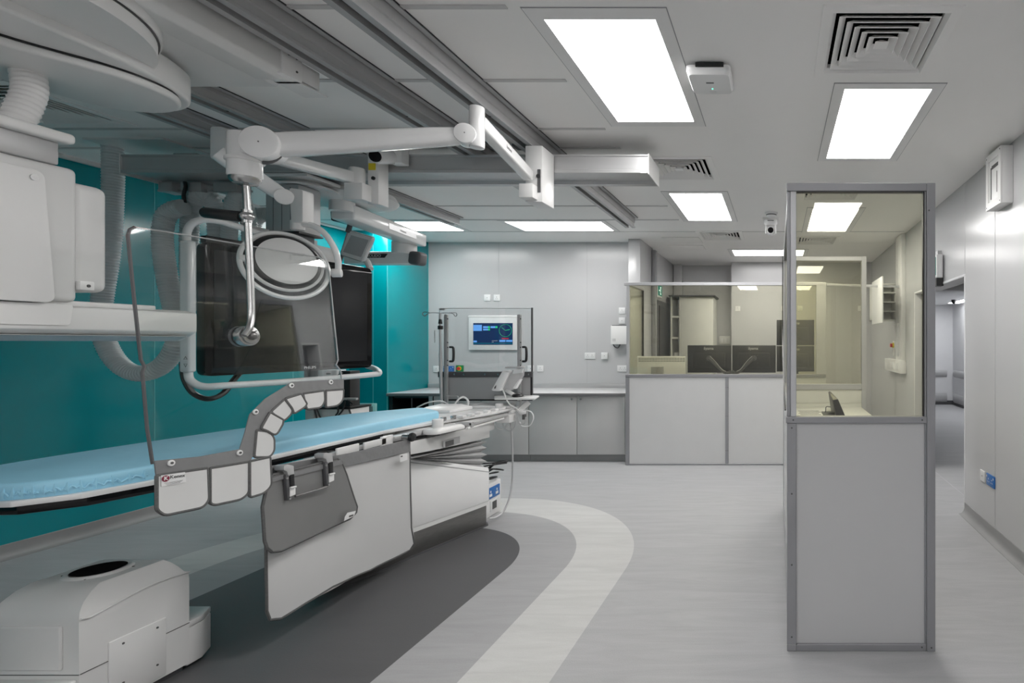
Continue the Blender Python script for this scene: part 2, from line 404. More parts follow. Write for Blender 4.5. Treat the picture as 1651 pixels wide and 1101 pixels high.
# coved skirtings
def cove(name, p0, p1, inward):
    p0, p1, iw = Vector(p0), Vector(p1), Vector(inward)
    prof = [(0, .0), (.055, .0), (.055, .002), (.03, .009), (.014, .026), (.006, .05), (.005, .098), (.002, .101), (0, .101)]
    b = MB(); b.loft([[p+iw*(x)+Vector((0, 0, z)) for x, z in prof] for p in (p0, p1)]); return struct(b.build(name, 'skirt'))
cove('baseboard_left', (XL, YR, 0), (XL, 6.62, 0), (1, 0, 0))
cove('baseboard_corner', (XL, 6.62, 0), (-4.88, 6.62, 0), (0, -1, 0))
cove('baseboard_right', (XR, YR, 0), (XR, YO0, 0), (-1, 0, 0))
cove('baseboard_recess', (XR, YO1, 0), (XR, 9.25, 0), (-1, 0, 0))
cove('baseboard_control', (-.81, 9.25, 0), (XR, 9.25, 0), (0, -1, 0))
b = MB(); b.box(XR+.178, XR+.19, YO0-.2, YO1+.2, 0, .0015); struct(b.build('trim_3', 'seam'))

# corridor beyond the opening
CZ = 2.4
b = MB(); b.box(XR+.18, 4.4, 3.2, 13, CZ, CZ+.1); struct(b.build('ceiling_corridor', 'wall_matt'))
b = MB(); b.box(XR, 4.4, 12.8, 13, 0, CZ); struct(b.build('wall_corridor_end', 'wall_matt'))
b = MB(); b.box(4.23, 4.4, 3.2, 12.8, 0, CZ); struct(b.build('wall_corridor', 'wall_matt'))
b = MB(); b.box(XR+.18, 4.4, 3.05, 3.2, 0, CZ); struct(b.build('wall_corridor_near', 'wall_matt'))
b = MB(); b.box(XR+.05, XR+.18, 9.25, 12.8, 0, CZ); struct(b.build('wall_corridor_inner', 'wall_matt'))
b = MB(); b.box(XR+.18, 4.23, 6.9, 7.1, 2.18, CZ); struct(b.build('trim_4', 'wall_matt'))
b = MB(); b.box(4.226, 4.23, 3.2, 12.8, 0, .1); b.box(XR+.18, 4.23, 12.796, 12.8, 0, .1); struct(b.build('baseboard_corridor', 'darkgrey'))
t = thing('corridor_light', 'bright strip light on the corridor ceiling seen through the doorway', 'ceiling light', (3.98, 10.8, CZ))
MB().box(3.84, 4.12, 9.6, 12.0, CZ-.012, CZ).build('light_frame', 'white', t)
MB().box(3.86, 4.10, 9.62, 11.98, CZ-.016, CZ-.01).build('diffuser', 'corr', t)
d = MB(); d.cyl((3.72, 11.2, CZ), (3.72, 11.2, CZ-.03), .05); d.sphere((3.72, 11.2, CZ-.04), .045)
tag(d.build('dome_camera', 'black'), 'small black dome camera on the corridor ceiling', 'security camera')
for (z, r, nm) in ((.75, .085, 'upper'), (.17, .11, 'lower')):
    for side in (0, 1):
        b = MB(); n = 10
        prof = [(math.sin(math.pi*k/n)*.05, -math.cos(math.pi*k/n)*r) for k in range(n+1)]
        if side == 0: b.loft([[(x, 12.8-a, z+c) for a, c in prof] for x in (2.2, 4.08)])
        else: b.loft([[(4.23-a, y, z+c) for a, c in prof] for y in (6.0, 12.65)])
        tag(b.build('crash_rail', 'equip_grey'), f'{nm} dark grey crash rail on the '+('end wall of the corridor' if side == 0 else 'long side wall of the corridor'), 'wall rail', 'corridor crash rails')

# ================================================================== FITTED FURNITURE AT THE BACK
FY = 6.66
def base_cabinet(x0, x1, label):
    t = thing('base_cabinet', label, 'cabinet', ((x0+x1)/2, FY, 0), 'grey base cabinets under the worktop')
    MB().box(x0, x1, FY, 7.15, .09, .835).build('carcass', 'cabinet', t)
    MB().box(x0, x1, FY+.03, 7.15, 0, .09).build('plinth', 'skirt', t)
    mid = (x0+x1)/2
    for a, c, kx in ((x0, mid, mid-.055), (mid, x1, mid+.055)):
        dr = MB().box(a+.004, c-.004, FY-.02, FY, .095, .83).build('door', 'cabinet', t, bevel=.002)
        kn = MB(); kn.rot([(.006, 0), (.006, .012), (.012, .016), (.012, .026), (.0, .028)], (kx, FY-.02, .79), (0, -1, 0), 12); kn.build('knob', 'steel', dr)
base_cabinet(-3.12, -1.916, 'grey two-door base cabinet touching the low glazed partition')
base_cabinet(-4.318, -3.124, 'grey two-door base cabinet partly hidden behind the end of the patient table')
t = thing('open_cabinet', 'dark open-fronted base cabinet in the turquoise corner', 'cabinet', (-4.6, FY, 0))
b = MB(); b.box(-4.87, -4.83, FY-.02, YB-.01, 0, .835); b.box(-4.36, -4.322, FY-.02, YB-.01, 0, .835); b.box(-4.83, -4.36, YB-.05, YB-.01, 0, .835); b.box(-4.83, -4.36, FY, YB-.05, .80, .835); b.box(-4.83, -4.36, FY, YB-.05, 0, .09)
b.build('carcass', 'black', t); MB().box(-4.83, -4.36, FY+.02, YB-.05, .44, .46).build('shelf', 'darkgrey', t)
MB().box(-4.37, -4.322, FY-.03, FY-.018, .09, .835).build('edge_strip', 'alu', t); MB().box(-4.6, -4.59, FY-.012, FY, .09, .8).build('divider', 'darkgrey', t)
t = thing('worktop', 'long pale grey worktop with raised back edge running to the turquoise corner', 'worktop', (-3.4, 7.0, .84))
MB().prism([(-4.875, 6.6, .837), (-1.9, 6.6, .837), (-1.9, 7.155, .837), (-2.024, 7.155, .837), (-2.024, YB-.004, .837), (-4.875, YB-.004, .837)], (0, 0, .031)).build('slab', 'worktop', t, bevel=.004)
MB().box(-4.876, -1.899, 6.593, 6.603, .83, .866).build('front_edge', 'edge', t, bevel=.003)
MB().box(-4.87, -2.024, YB-.03, YB-.002, .868, .925).build('upstand', 'alu', t, bevel=.003)

# ================================================================== PARTITIONS
def bars(t, name, m, lst, bevel=.0025):
    for q in lst: MB().box(*q).build(name, m, t, bevel=bevel, seg=1)
def screws(t, pts, n):
    b = MB()
    for p in pts: b.cyl(p, Vector(p)+Vector(n)*.0015, .0045, seg=8)
    b.build('screw', 'darkgrey', t)
# low partition in front of the monitors
Y1 = 6.47
t = thing('glazed_partition', 'low white-panelled partition with yellowish glass in front of the monitors', 'partition', (-.6, Y1, 0))
bars(t, 'frame_bar', 'frame', [(-1.86, -1.815, Y1, Y1+.05, 0, 1.11), (-.64, -.602, Y1-.002, Y1+.05, .02, 1.078), (-1.86, .11, Y1-.003, Y1+.05, 1.076, 1.112), (-1.815, .1, Y1, Y1+.05, 0, .02),
     (.11, .59, Y1-.003, Y1+.05, 1.076, 1.112)])
bars(t, 'upper_rail', 'frame_light', [(-1.88, .59, Y1-.004, Y1+.05, 2.197, 2.235), (.47, .59, Y1-.002, Y1+.06, 1.112, 2.197), (-1.85, -1.815, Y1, Y1+.05, 1.112, 2.197), (-1.85, -1.80, Y1+.05, 7.16, 2.197, 2.235)])
for x0, x1 in ((-1.815, -.64), (-.602, .1), (.1, .59)): MB().box(x0, x1, Y1+.012, Y1+.04, .02, 1.077).build('lower_panel', 'panel', t)
MB().box(-1.815, .47, Y1+.02, Y1+.03, 1.112, 2.197).build('glass_pane', 'lead', t)
MB().box(-1.84, -1.80, Y1+.05, 7.16, 0, 1.10).build('lower_panel', 'whitegloss', t)
MB().box(-1.825, -1.815, Y1+.05, 7.13, 1.10, 2.197).build('glass_pane', 'lead', t)
bars(t, 'edge_post', 'black', [(-1.832, -1.808, 7.13, 7.158, 1.10, 2.2)])
screws(t, [(-.621+s*.012, Y1-.002, z) for s in (-1, 1) for z in (.95, .6, .18)], (0, -1, 0))
t2 = MB(); t2.obox(P(1332, 459, Y1+.03), Vector((XR, 6.95, P(1450, 463, 7.0).z)), .025, .03)
tag(t2.build('brace_bar', 'frame_light', bevel=.003), 'thin metal brace bar running from the glazed partition to the right-hand wall', 'bracket')

# tall booth: near face, long side, rear face
Y2, Y3, BX0, BX1, BZ = 2.572, 4.77, .045, .765, 2.274
t = thing('glazed_booth', 'tall booth with white lower panels and yellowish lead glass in the foreground', 'partition', (.4, 3.6, 0))
bars(t, 'frame_bar', 'frame', [(BX0, .0905, Y2, Y2+.045, .033, 1.108), (.0905, .723, Y2, Y2+.045, 0, .033), (BX0, .0905, Y2, Y2+.045, 0, .033), (BX0-.004, .723, Y2-.005, Y2+.05, 1.108, 1.139),
     (.723, BX1, Y2-.004, Y2+.05, 0, BZ), (BX0-.002, .723, Y2-.003, Y2+.05, 2.235, BZ), (BX0, .062, Y2+.012, Y2+.05, 1.139, 2.235), (.715, .7235, Y2+.002, Y2+.04, .033, 1.108), (.712, .7235, Y2+.004, Y2+.03, 1.139, 2.235)])
bars(t, 'inner_post', 'frame_light', [(.062, .0905, Y2+.002, Y2+.04, 1.139, 2.235)])
bars(t, 'side_bar', 'frame', [(.05, .085, Y2+.05, Y3, 1.108, 1.139), (.05, .085, Y2+.05, Y3, 2.235, BZ), (.05, .085, Y2+.05, Y3, 0, .033)])
bars(t, 'rear_bar', 'frame_light', [(.05, .09, Y3, Y3+.04, 0, BZ), (.755, .80, Y3, Y3+.045, 0, BZ), (.09, .755, Y3, Y3+.04, 2.235, BZ), (.09, .755, Y3, Y3+.04, 1.075, 1.125), (.09, .755, Y3, Y3+.04, 0, .03)])
MB().box(.0905, .7155, Y2+.014, Y2+.04, .033, 1.108).build('lower_panel', 'wall', t)
MB().box(.056, .080, Y2+.05, Y3, .033, 1.108).build('lower_panel', 'wall', t)
MB().box(.09, .755, Y3+.01, Y3+.03, .03, 1.075).build('lower_panel', 'cream', t)
MB().box(.0905, .712, Y2+.018, Y2+.028, 1.139, 2.235).build('glass_pane', 'lead', t)
MB().box(.064, .074, Y2+.05, Y3, 1.139, 2.235).build('glass_pane', 'lead', t)
MB().box(.09, .755, Y3+.014, Y3+.024, 1.125, 2.235).build('glass_pane', 'lead', t)
bars(t, 'seal_strip', 'black', [(.0905, .712, Y2+.003, Y2+.02, 2.231, 2.236), (.706, .712, Y2+.003, Y2+.02, 1.14, 2.235)], 0)
screws(t, [(.068, Y2, 1.085), (.075, Y2-.005, 1.124), (.700, Y2-.005, 1.124), (.068, Y2, .765), (.068, Y2, .42), (.068, Y2, .07), (.745, Y2-.004, .02), (.70, Y2, .02), (.733, Y2-.004, 2.14)], (0, -1, 0))
# ledge inside the booth, notice, monitor
t = thing('booth_desk', 'narrow white desk fixed inside the tall glazed booth', 'desk', (.4, 4.3, 0))
MB().box(.095, .75, 3.9, Y3-.01, .89, .92).build('desk_top', 'cream', t, bevel=.003)
for x in (.10, .72): MB().box(x, x+.025, 3.95, Y3-.02, 0, .89).build('leg_panel', 'cream', t)
MB().box(.095, .75, Y3-.03, Y3-.01, .92, .95).build('upstand', 'cream', t)
t = thing('notice_sheet', 'small printed notice lying flat on the booth desk', 'notice', (.24, 4.3, .92))
MB().box(.13, .40, 4.08, 4.55, .9202, .9214).build('sheet', 'label', t)
b = MB()
for k in range(5): b.box(.17+.01*(k % 2), .36-.012*(k % 3), 4.16+.075*k, 4.19+.075*k, .9214, .9218)
b.build('printed_lines', 'ink', t)
t = thing('desk_monitor', 'small black monitor seen edge-on on the booth desk', 'monitor', (.46, 4.2, .92))
ya, yb = 4.0, 4.5
q = [P(1351, 643, ya), P(1364, 673.5, ya), P(1349, 674, ya), P(1343, 645, ya)]
q2 = [P(1338, 630, yb), P(1352, 664, yb), P(1340, 664, yb), P(1335.5, 632, yb)]
MB().loft([q, q2]).build('screen_body', 'black', t, bevel=.003)
MB().box(.36, .52, 4.12, 4.36, .921, .933).build('stand_foot', 'black', t)
MB().tube(smooth([P(1339, 656, 4.3), P(1332, 656, 4.3), P(1331, 664, 4.3), P(1327, 672, 4.28)], 5), .004, 6).build('cable', 'darkgrey', t)
MB().tube(smooth([P(1330, 672, 4.2), P(1336, 667.5, 4.2), P(1343, 667, 4.2), P(1350, 672, 4.2)], 5), .006, 6).build('cable', 'darkgrey', t)
t = MB(); t.tube(smooth([(.042, 4.5, 2.27), (.038, 4.2, 1.6), (.040, 3.4, 1.2), (.041, 2.9, 1.13)], 6), .004, 6)
tag(t.build('hanging_cable', 'black'), 'thin black cable running down the left side of the tall booth', 'cable')

# ================================================================== CONTROL DESK BEHIND THE LOW PARTITION
t = thing('control_desk', 'long white desk behind the low partition carrying the monitors', 'desk', (-.6, 7.0, 0))
MB().box(-1.78, .9, 6.56, 7.3, .72, .75).build('desk_top', 'cream', t, bevel=.003)
for x in (-1.7, -.5, .8): MB().box(x, x+.03, 6.62, 7.25, 0, .72).build('leg_panel', 'cream', t)
def monitor(cx, cy, zt, w, h, label, arm=0, stand=True):
    t = thing('computer_monitor', label, 'monitor', (cx, cy, .75), 'black computer monitors behind the partition')
    x0, x1, z0 = cx-w/2, cx+w/2, zt-h
    bd = MB().box(x0, x1, cy, cy+.03, z0, zt).build('housing', 'black', t, bevel=.004)
    MB().box(x0+.08, x1-.08, cy-.018, cy+.001, z0+.07, zt-.1).build('rear_bulge', 'black', bd, bevel=.006)
    text('lettering', 'iiyama', .052, (cx-.01, cy-.001, zt-.042), (1, 0, 0), (0, 0, 1), 'silver_ink', t, bold=.0008)
    b = MB()
    for sx in (-.05, .05):
        for sz in (0, -.1): b.cyl((cx+sx, cy-.018, zt-.13+sz), (cx+sx, cy-.024, zt-.13+sz), .005, seg=8)
    b.build('mount_screw', 'steel', t)
    if arm:
        MB().cyl((cx, cy-.02, zt-.17), (cx, cy-.05, zt-.17), .035).build('mount_plate', 'darkgrey', t)
        MB().tube(smooth([(cx, cy-.06, zt-.17), (cx+.09*arm, cy-.075, zt-.25), (cx+.2*arm, cy-.06, zt-.35), (cx+.27*arm, cy-.03, zt-.36)], 5), .019, 10).build('support_arm', 'darkgrey', t)
        MB().tube(smooth([(cx+.02*arm, cy-.1, zt-.14), (cx+.10*arm, cy-.105, zt-.22), (cx+.17*arm, cy-.085, zt-.31), (cx+.22*arm, cy-.085, zt-.335)], 5), .0035, 6).build('cable', 'silver_ink', t)
        MB().cyl((cx+.275*arm, cy-.02, .75), (cx+.275*arm, cy-.02, zt-.33), .018).build('stand_post', 'darkgrey', t)
    elif stand:
        if stand == 2: MB().box(cx-.03, cx+.03, cy+.031, cy+.06, .75, zt+.2).build('stand_pole', 'black', t)
        MB().box(cx-.04, cx+.04, cy+.0, cy+.04, .75, z0+.02).build('stand_post', 'black', t)
        MB().box(cx-.13, cx+.13, cy-.03, cy+.16, .75, .765).build('stand_foot', 'black', t, bevel=.004)
    return t
monitor(-.897, 6.95, 1.463, .575, .36, 'black monitor back beside the slotted white heater, its arm reaching right', 1)
monitor(-.312, 6.95, 1.463, .572, .36, 'black monitor back whose arm reaches left, second from the slotted white heater', -1)
monitor(.235, 7.05, 1.452, .50, .34, 'lower of the two stacked black monitors next to the foreground booth post', 0, 2)
monitor(.235, 7.05, 1.80, .50, .338, 'upper of the two stacked black monitors next to the foreground booth post', 0, False)
t = thing('panel_heater', 'cream slotted panel heater standing behind the low partition glass', 'heater', (-1.5, 6.75, .75))
MB().box(-1.785, -1.17, 6.72, 6.80, .75, 1.325).build('case', 'whitegloss', t, bevel=.005)
b = MB()
for r in range(3):
    for k in range(17): b.box(-1.765+.035*k, -1.738+.035*k, 6.7185, 6.721, 1.295-.019*r, 1.301-.019*r)
b.build('slot_row', 'ink', t)
tag(MB().box(-1.585, -1.445, 6.62, 6.70, .75, 1.195).build('grey_box', 'equip_grey', bevel=.003), 'small plain grey box in front of the cream heater', 'box')

# tall store cupboard, door in the recess
t = thing('storage_cupboard', 'tall cream cupboard with open side shelves standing in the back recess', 'cupboard', (-1.45, 9.2, 0))
b = MB(); b.box(-1.805, -1.785, 8.92, 9.5, 0, 2.27); b.box(-1.66, -1.64, 8.92, 9.5, 0, 2.27); b.box(-1.805, -1.64, 9.46, 9.5, 0, 2.27); b.box(-1.64, -1.09, 8.94, 9.5, 0, 2.27); b.build('carcass', 'cream', t)
MB().box(-1.83, -1.06, 8.88, 9.52, 2.27, 2.295).build('top_board', 'darkgrey', t, bevel=.002)
MB().box(-1.645, -1.09, 8.92, 8.94, .05, 2.25).build('door', 'cream', t, bevel=.002)
for z in (.8, 1.18, 1.56, 1.92): MB().box(-1.785, -1.66, 8.925, 9.46, z, z+.03).build('shelf', 'cream', t)
MB().box(-1.815, -1.803, 8.9, 9.5, 0, 2.27).build('edge_trim', 'darkgrey', t)
b = MB(); b.cyl((-1.725, 9.05, 1.2105), (-1.725, 9.05, 1.33), .05)
tag(b.build('paper_roll', 'label'), 'white paper roll on a shelf of the tall cream cupboard', 'paper roll')
t = struct(MB().box(-1.88, -1.865, 8.22, 9.18, 0, 2.16).build('door_2', 'darkgrey', bevel=.003))
MB().box(-1.866, -1.85, 8.30, 9.10, .01, 2.08).build('door_leaf', 'black', t, bevel=.003)
MB().tube([(-1.85, 8.42, 1.05), (-1.81, 8.42, 1.05), (-1.81, 8.54, 1.05)], .01).build('door_handle', 'steel', t)

def exit_sign(name, x0, x1, y0, y1, z0, z1, face, label, hang):
    t = thing(name, label, 'exit sign', ((x0+x1)/2, (y0+y1)/2, z0))
    MB().box(x0, x1, y0, y1, z0, z1).build('housing', 'label', t, bevel=.006)
    s = face; xf = x1 if s > 0 else x0
    MB().box(min(xf, xf+s*.002), max(xf, xf+s*.002), y0+.02, y1-.02, z0+.025, z1-.025).build('sign_face', 'signgreen', t)
    cy, cz, k = (y0+y1)/2, (z0+z1)/2, (z1-z0)
    b = MB(); X = xf+s*.002; e = (s*.0015, 0, 0)
    def pl(pts): b.prism([(X, cy+a*k*(-s), cz+c*k) for a, c in pts], e)
    pl([(-.30, -.28), (-.30, .28), (-.05, .28), (-.05, -.28)])
    t2 = b
    pl([(.08, .04), (.35, .04), (.35, -.04), (.08, -.04)])
    b.build('pictogram', 'signwhite', t)
    b = MB(); X = xf+s*.0035
    pl([(-.22, .2), (-.14, .2), (-.14, .12), (-.22, .12)]); pl([(-.25, .1), (-.1, .1), (-.14, -.05), (-.07, -.22), (-.13, -.22), (-.19, -.06), (-.25, -.2), (-.29, -.18), (-.22, 0)])
    b.build('running_figure', 'signgreen', t)
    if hang: MB().box(*hang).build('bracket', 'black' if z1 < 2.5 and face < 0 else 'alu', t)
    return t
exit_sign('exit_sign', -1.88, -1.81, 7.98, 8.30, 2.19, 2.40, 1, 'green exit sign above the dark door behind the low partition', None)
t = exit_sign('exit_sign', 1.565, 1.628, 5.22, 5.62, 2.14, 2.37, -1, 'green exit sign on the right-hand wall above the open doorway', (1.57, 1.64, 5.24, 5.34, 2.06, 2.14))
MB().box(1.60, 1.64, 5.30, 5.5, 2.37, 2.42).build('top_bracket', 'alu', t)

# ================================================================== SOCKETS AND WALL UNITS
def plate(px, py, w, h, m, label, holes='uk', cat='socket', wall='back', name='wall_socket', group='white wall sockets', Y=None, off=0):
    """a wall plate; wall 'back' faces -y, 'right' faces -x"""
    y = Y or YB
    if wall == 'back': c = P(px, py, y); rz = 0
    else: c = PX(px, py, XR); rz = -math.pi/2
    t = thing(name, label, cat, c, group)
    def part(b, nm, mm, **k):
        o = b.build(nm, mm, None, **k); o.parent = t; return o
    part(MB().box(-w/2, w/2, -.011-off, 0, -h/2, h/2), 'face_plate', m, bevel=.003)
    n = 2 if w > .12 else 1
    if holes:
        b = MB(); dk = 'ink' if m != 'blue' else 'label'
        for k in range(n):
            ox = (k-(n-1)/2)*.062
            if holes == 'uk':
                b.box(ox-.003, ox+.003, -.0125-off, -.010-off, .004, .014); b.box(ox-.015, ox-.008, -.0125-off, -.010-off, -.016, -.011); b.box(ox+.008, ox+.015, -.0125-off, -.010-off, -.016, -.011)
            else:
                b.box(ox-.004, ox+.004, -.0125-off, -.010-off, -.004, .004)
        part(b, 'socket_hole', dk)
        if holes == 'uk' and n == 2:
            b = MB()
            for ox in (-.062, .062): b.box(ox-.005, ox+.005, -.014-off, -.010-off, .018, .032)
            part(b, 'rocker_switch', 'label' if m != 'blue' else 'label')
    t.rotation_euler = (0, 0, rz)
    return t
S, D = .088, .148
plate(786, 480, S, S, 'label', 'white square wall plate high on the back wall, nearer the turquoise corner', 'x')
plate(801.5, 480, S, S, 'label', 'white square wall plate high on the back wall, nearer the partition')
plate(951.5, 573.5, D, S, 'label', 'white double socket below the white wall box on the back wall')
plate(975.5, 573.5, .09, .09, 'label', 'raised white square switch between the double socket and the low partition', 'x', off=.02)
plate(871.5, 594, S, S, 'label', 'white single socket just outside the edge of the clear screen')
plate(856, 594, S, S, 'label', 'white single plate behind the edge of the clear screen', 'x')
plate(704, 595, S, S, 'label', 'white single socket beside the drip pole')
plate(724, 595, D, S, 'blue', 'blue double socket seen low behind the clear screen', group='blue wall sockets')
plate(1003, 501, S, S, 'label', 'upper of two white sockets above the white wall box')
plate(1003, 517, S, S, 'label', 'lower of two white sockets above the white wall box', 'x')
plate(1004, 594, D, S, 'label', 'white double socket at the edge of the low partition just above the worktop')
t = thing('isolator_switch', 'green isolator plate with a red and yellow rotary knob', 'switch', P(742, 594, YB))
MB().box(-.05, .05, -.02, 0, -.045, .045).build('face_plate', 'green', None, bevel=.004).parent = t
MB().cyl((0, -.02, 0), (0, -.03, 0), .03).build('knob_ring', 'yellow', None).parent = t
MB().cyl((0, -.03, 0), (0, -.05, 0), .022).build('knob', 'red', None).parent = t
plate(1189.5, 497.5, S, S, 'label', 'white socket on the control room wall above the middle monitors', Y=9.25)
plate(1264, 497, S, S, 'label', 'white socket on the control room wall left of the foreground booth post', Y=9.25)
plate(1290, 497, S, S, 'label', 'white socket on the control room wall seen just inside the booth glass', 'x', Y=9.25)
plate(1387, 497, S, S, 'label', 'white socket on the control room wall near its right-hand corner', Y=9.25)
t = thing('socket_trunking', 'white trunking strip with three sockets beside the tall cupboard', 'socket', P(1169, 549, 9.64))
MB().box(-.10, .10, -.05, 0, -.06, .08).build('trunking', 'white', None, bevel=.004).parent = t
for k in (-1, 0, 1): MB().box(k*.065-.026, k*.065+.026, -.056, -.05, -.04, .04).build('face_plate', 'label', None, bevel=.002).parent = t
plate(1585.5, 767, S, S, 'label', 'white single socket low on the right-hand wall', 'x', wall='right')
plate(1598.5, 775, D, .09, 'blue', 'blue double socket low on the right-hand wall', group='blue wall sockets', wall='right')

t = thing('wall_control_box', 'white wall box with a small keypad and dangling black cable beside the partition', 'wall box', P(1003, 540, YB))
MB().box(-.125, .125, -.11, 0, -.13, .125).build('case', 'white', None, bevel=.006).parent = t
MB().box(-.10, -.055, -.1125, -.11, -.09, -.05).build('keypad', 'silver_ink', None).parent = t
MB().box(-.11, .12, -.10, -.01, .125, .135).build('lid', 'darkgrey', None).parent = t
MB().tube(smooth([(-.10, -.08, -.13), (-.07, -.08, -.17), (-.03, -.08, -.175), (-.01, -.06, -.13)], 6), .008).build('cable', 'black', None).parent = t

# touch panel on the back wall
t = thing('touch_panel', 'wall-mounted touch panel showing a round green clock on navy blue', 'screen', P(796, 538, YB))
w2, h2 = .335, .225
MB().box(-w2, w2, -.03, 0, -h2, h2+.03).build('bezel', 'label', None, bevel=.006).parent = t
MB().box(-w2-.005, w2+.005, -.034, -.001, h2-.0, h2+.025).build('top_strip', 'white', None, bevel=.004).parent = t
def pxs(x, y): return ((x-796)*YB/F, (538-y)*YB/F)   # pixel on the panel
def scr(name, m, rects, dpt=0):
    b = MB()
    for x0, y0, x1, y1 in rects:
        a, c = pxs(x0, y1), pxs(x1, y0); b.box(a[0], c[0], -.0325-dpt, -.030, a[1], c[1])
    o = b.build(name, m, None); o.parent = t; return o
scr('screen', 'navy', [(765.1, 520.9, 828.4, 555.7)])
scr('menu_button', 'skyb', [(765.4, 523.8, 779, 533.5), (781, 526, 789, 528.9), (793, 526, 800.5, 528.9), (781, 530, 789, 532.7), (765.6, 549, 771, 551.8), (807, 548, 817, 551), (818, 548, 828, 551)], .0006)
scr('status_mark', 'greenpx', [(789, 526, 792, 528.9), (800.8, 526, 804, 528.9), (789, 530, 792, 532.7)], .0006)
scr('footer_line', 'tealpx', [(765.1, 553.1, 828.4, 553.8)], .0006); scr('date_text', 'redpx', [(811, 544.7, 822, 546.8)], .0006)
scr('caption_line', 'silver_ink', [(795, 549, 804, 549.6), (795, 551.2, 798, 551.8)], .0006)
c = pxs(816.8, 532.9); b = MB(); b.tube([(c[0]+.086*math.cos(a), -.0345, c[1]+.086*math.sin(a)) for a in [2*math.pi*k/40 for k in range(40)]], .0018, 6, closed=True)
b.tube([(c[0], -.0345, c[1]), (c[0]+.060, -.0345, c[1]+.014)], .004, 6); b.tube([(c[0], -.0345, c[1]), (c[0]-.055, -.0345, c[1]+.045)], .002, 6)
b.build('clock_face', 'greenpx', None).parent = t

# units on the right-hand wall
t = thing('wall_trunking', 'tall white trunking down the right-hand wall seen through the booth glass', 'trunking', (XR, 6.9, 1.1))
MB().box(XR-.055, XR, 6.80, 7.12, 1.12, ZC).build('trunk', 'white', t, bevel=.003)
MB().box(XR-.075, XR, 6.75, 7.75, 1.10, 1.27).build('lower_trunk', 'white', t, bevel=.006)
for y in (6.95, 7.22, 7.5): MB().box(XR-.083, XR-.074, y-.06, y+.06, 1.14, 1.23).build('face_plate', 'label', t, bevel=.002)
tag(MB().box(XR-.07, XR-.055, 6.92, 7.04, 1.32, 1.75).build('light_switch', 'label', bevel=.003), 'narrow white switch strip fixed to the tall wall trunking', 'switch')
t = thing('emergency_stop', 'orange emergency stop button on a white plate beside the tall trunking', 'button', (XR-.02, 7.35, 1.42))
MB().box(XR-.03, XR, 7.28, 7.42, 1.32, 1.52).build('face_plate', 'label', t, bevel=.003)
MB().cyl((XR-.03, 7.36, 1.46), (XR-.05, 7.36, 1.46), .035).build('collar', 'yellow', t)
MB().cyl((XR-.05, 7.36, 1.46), (XR-.08, 7.36, 1.46), .025).build('button', 'red', t)
t = thing('wall_cabinet', 'small open wall cabinet with four shelves and its door swung forward', 'cabinet', (1.46, 7.4, 1.8))
b = MB(); X0, X1, z0, z1 = 1.30, 1.62, 1.80, 2.30
b.box(X0, X0+.015, 7.2, 7.5, z0, z1); b.box(X1-.015, X1, 7.2, 7.5, z0, z1); b.box(X0, X1, 7.2, 7.5, z1-.015, z1); b.box(X0, X1, 7.2, 7.5, z0, z0+.015); b.box(X0, X1, 7.485, 7.5, z0, z1)
b.build('carcass', 'cream', t, bevel=.002)
for z in (1.92, 2.045, 2.17): MB().box(X0+.015, X1-.015, 7.2, 7.48, z, z+.012).build('shelf', 'cream', t)
MB().box(X0-.02, X0, 6.52, 7.2, 1.745, 2.315).build('door', 'white', t, bevel=.002)
t = thing('wall_mount_frame', 'white framed wall unit with dark slots fixed high on the right-hand wall', 'wall unit', (XR, 3.82, 2.6))
x0, ya, yb, z0, z1 = XR-.088, 3.69, 3.95, 2.475, 2.875
MB().box(x0+.012, XR, ya, yb, z0, z1).build('case', 'white', t, bevel=.003)
b = MB(); b.box(x0, x0+.012, ya, ya+.04, z0, z1); b.box(x0, x0+.012, yb-.04, yb, z0, z1); b.box(x0, x0+.012, ya+.04, yb-.04, z0, z0+.05); b.box(x0, x0+.012, ya+.04, yb-.04, z1-.05, z1); b.build('front_frame', 'white', t, sm=False)
b = MB(); b.box(x0+.010, x0+.0125, yb-.075, yb-.062, z0+.07, z1-.10); b.box(x0+.010, x0+.0125, ya+.045, yb-.08, z1-.115, z1-.09); b.box(x0+.010, x0+.0125, ya+.085, ya+.092, z0+.10, z1-.15); b.build('slot', 'ink', t)
screws(t, [(x0, y, z) for y in (ya+.015, yb-.015) for z in (z0+.02, z1-.02)], (-1, 0, 0))

# ceiling devices
t = thing('wireless_access_point', 'white wireless access point with a green light beside the large glowing ceiling panel', 'access point', (-.35, 2.76, 2.86))
b = MB(); c = [(-.46, 2.64), (-.236, 2.64), (-.236, 2.87), (-.46, 2.87)]
b.loft([[(*p, 2.885) for p in [q.xy for q in rounded([(*a, 0) for a in c], .03)]], [(*p, 2.86) for p in [q.xy for q in rounded([(*a, 0) for a in c], .03)]],
        [(-.348+(p[0]+.348)*.9, 2.755+(p[1]-2.755)*.9, 2.84) for p in [q.xy for q in rounded([(*a, 0) for a in c], .03)]]])
b.build('cover', 'whitegloss', t)
MB().box(-.41, -.27, 2.632, 2.7, 2.872, 2.892).build('vent', 'black', t)
MB().cyl((-.345, 2.80, 2.8405), (-.345, 2.80, 2.839), .004).build('status_light', 'led', t)
MB().box(-.37, -.33, 2.73, 2.742, 2.8395, 2.8405).build('port', 'ink', t)
text('lettering', 'CISCO', .012, (-.345, 2.83, 2.8395), (1, 0, 0), (0, -1, 0), 'silver_ink', t, ext=.0003)
t = thing('smoke_detector', 'round white smoke detector on the ceiling directly in front of the camera dome', 'smoke detector', (-.07, 5.72, ZC))
MB().rot([(.07, 0), (.07, -.012), (.055, -.02), (.055, -.032), (.04, -.05), (.0, -.055)], (-.07, 5.72, ZC), seg=20).build('housing', 'label', t)
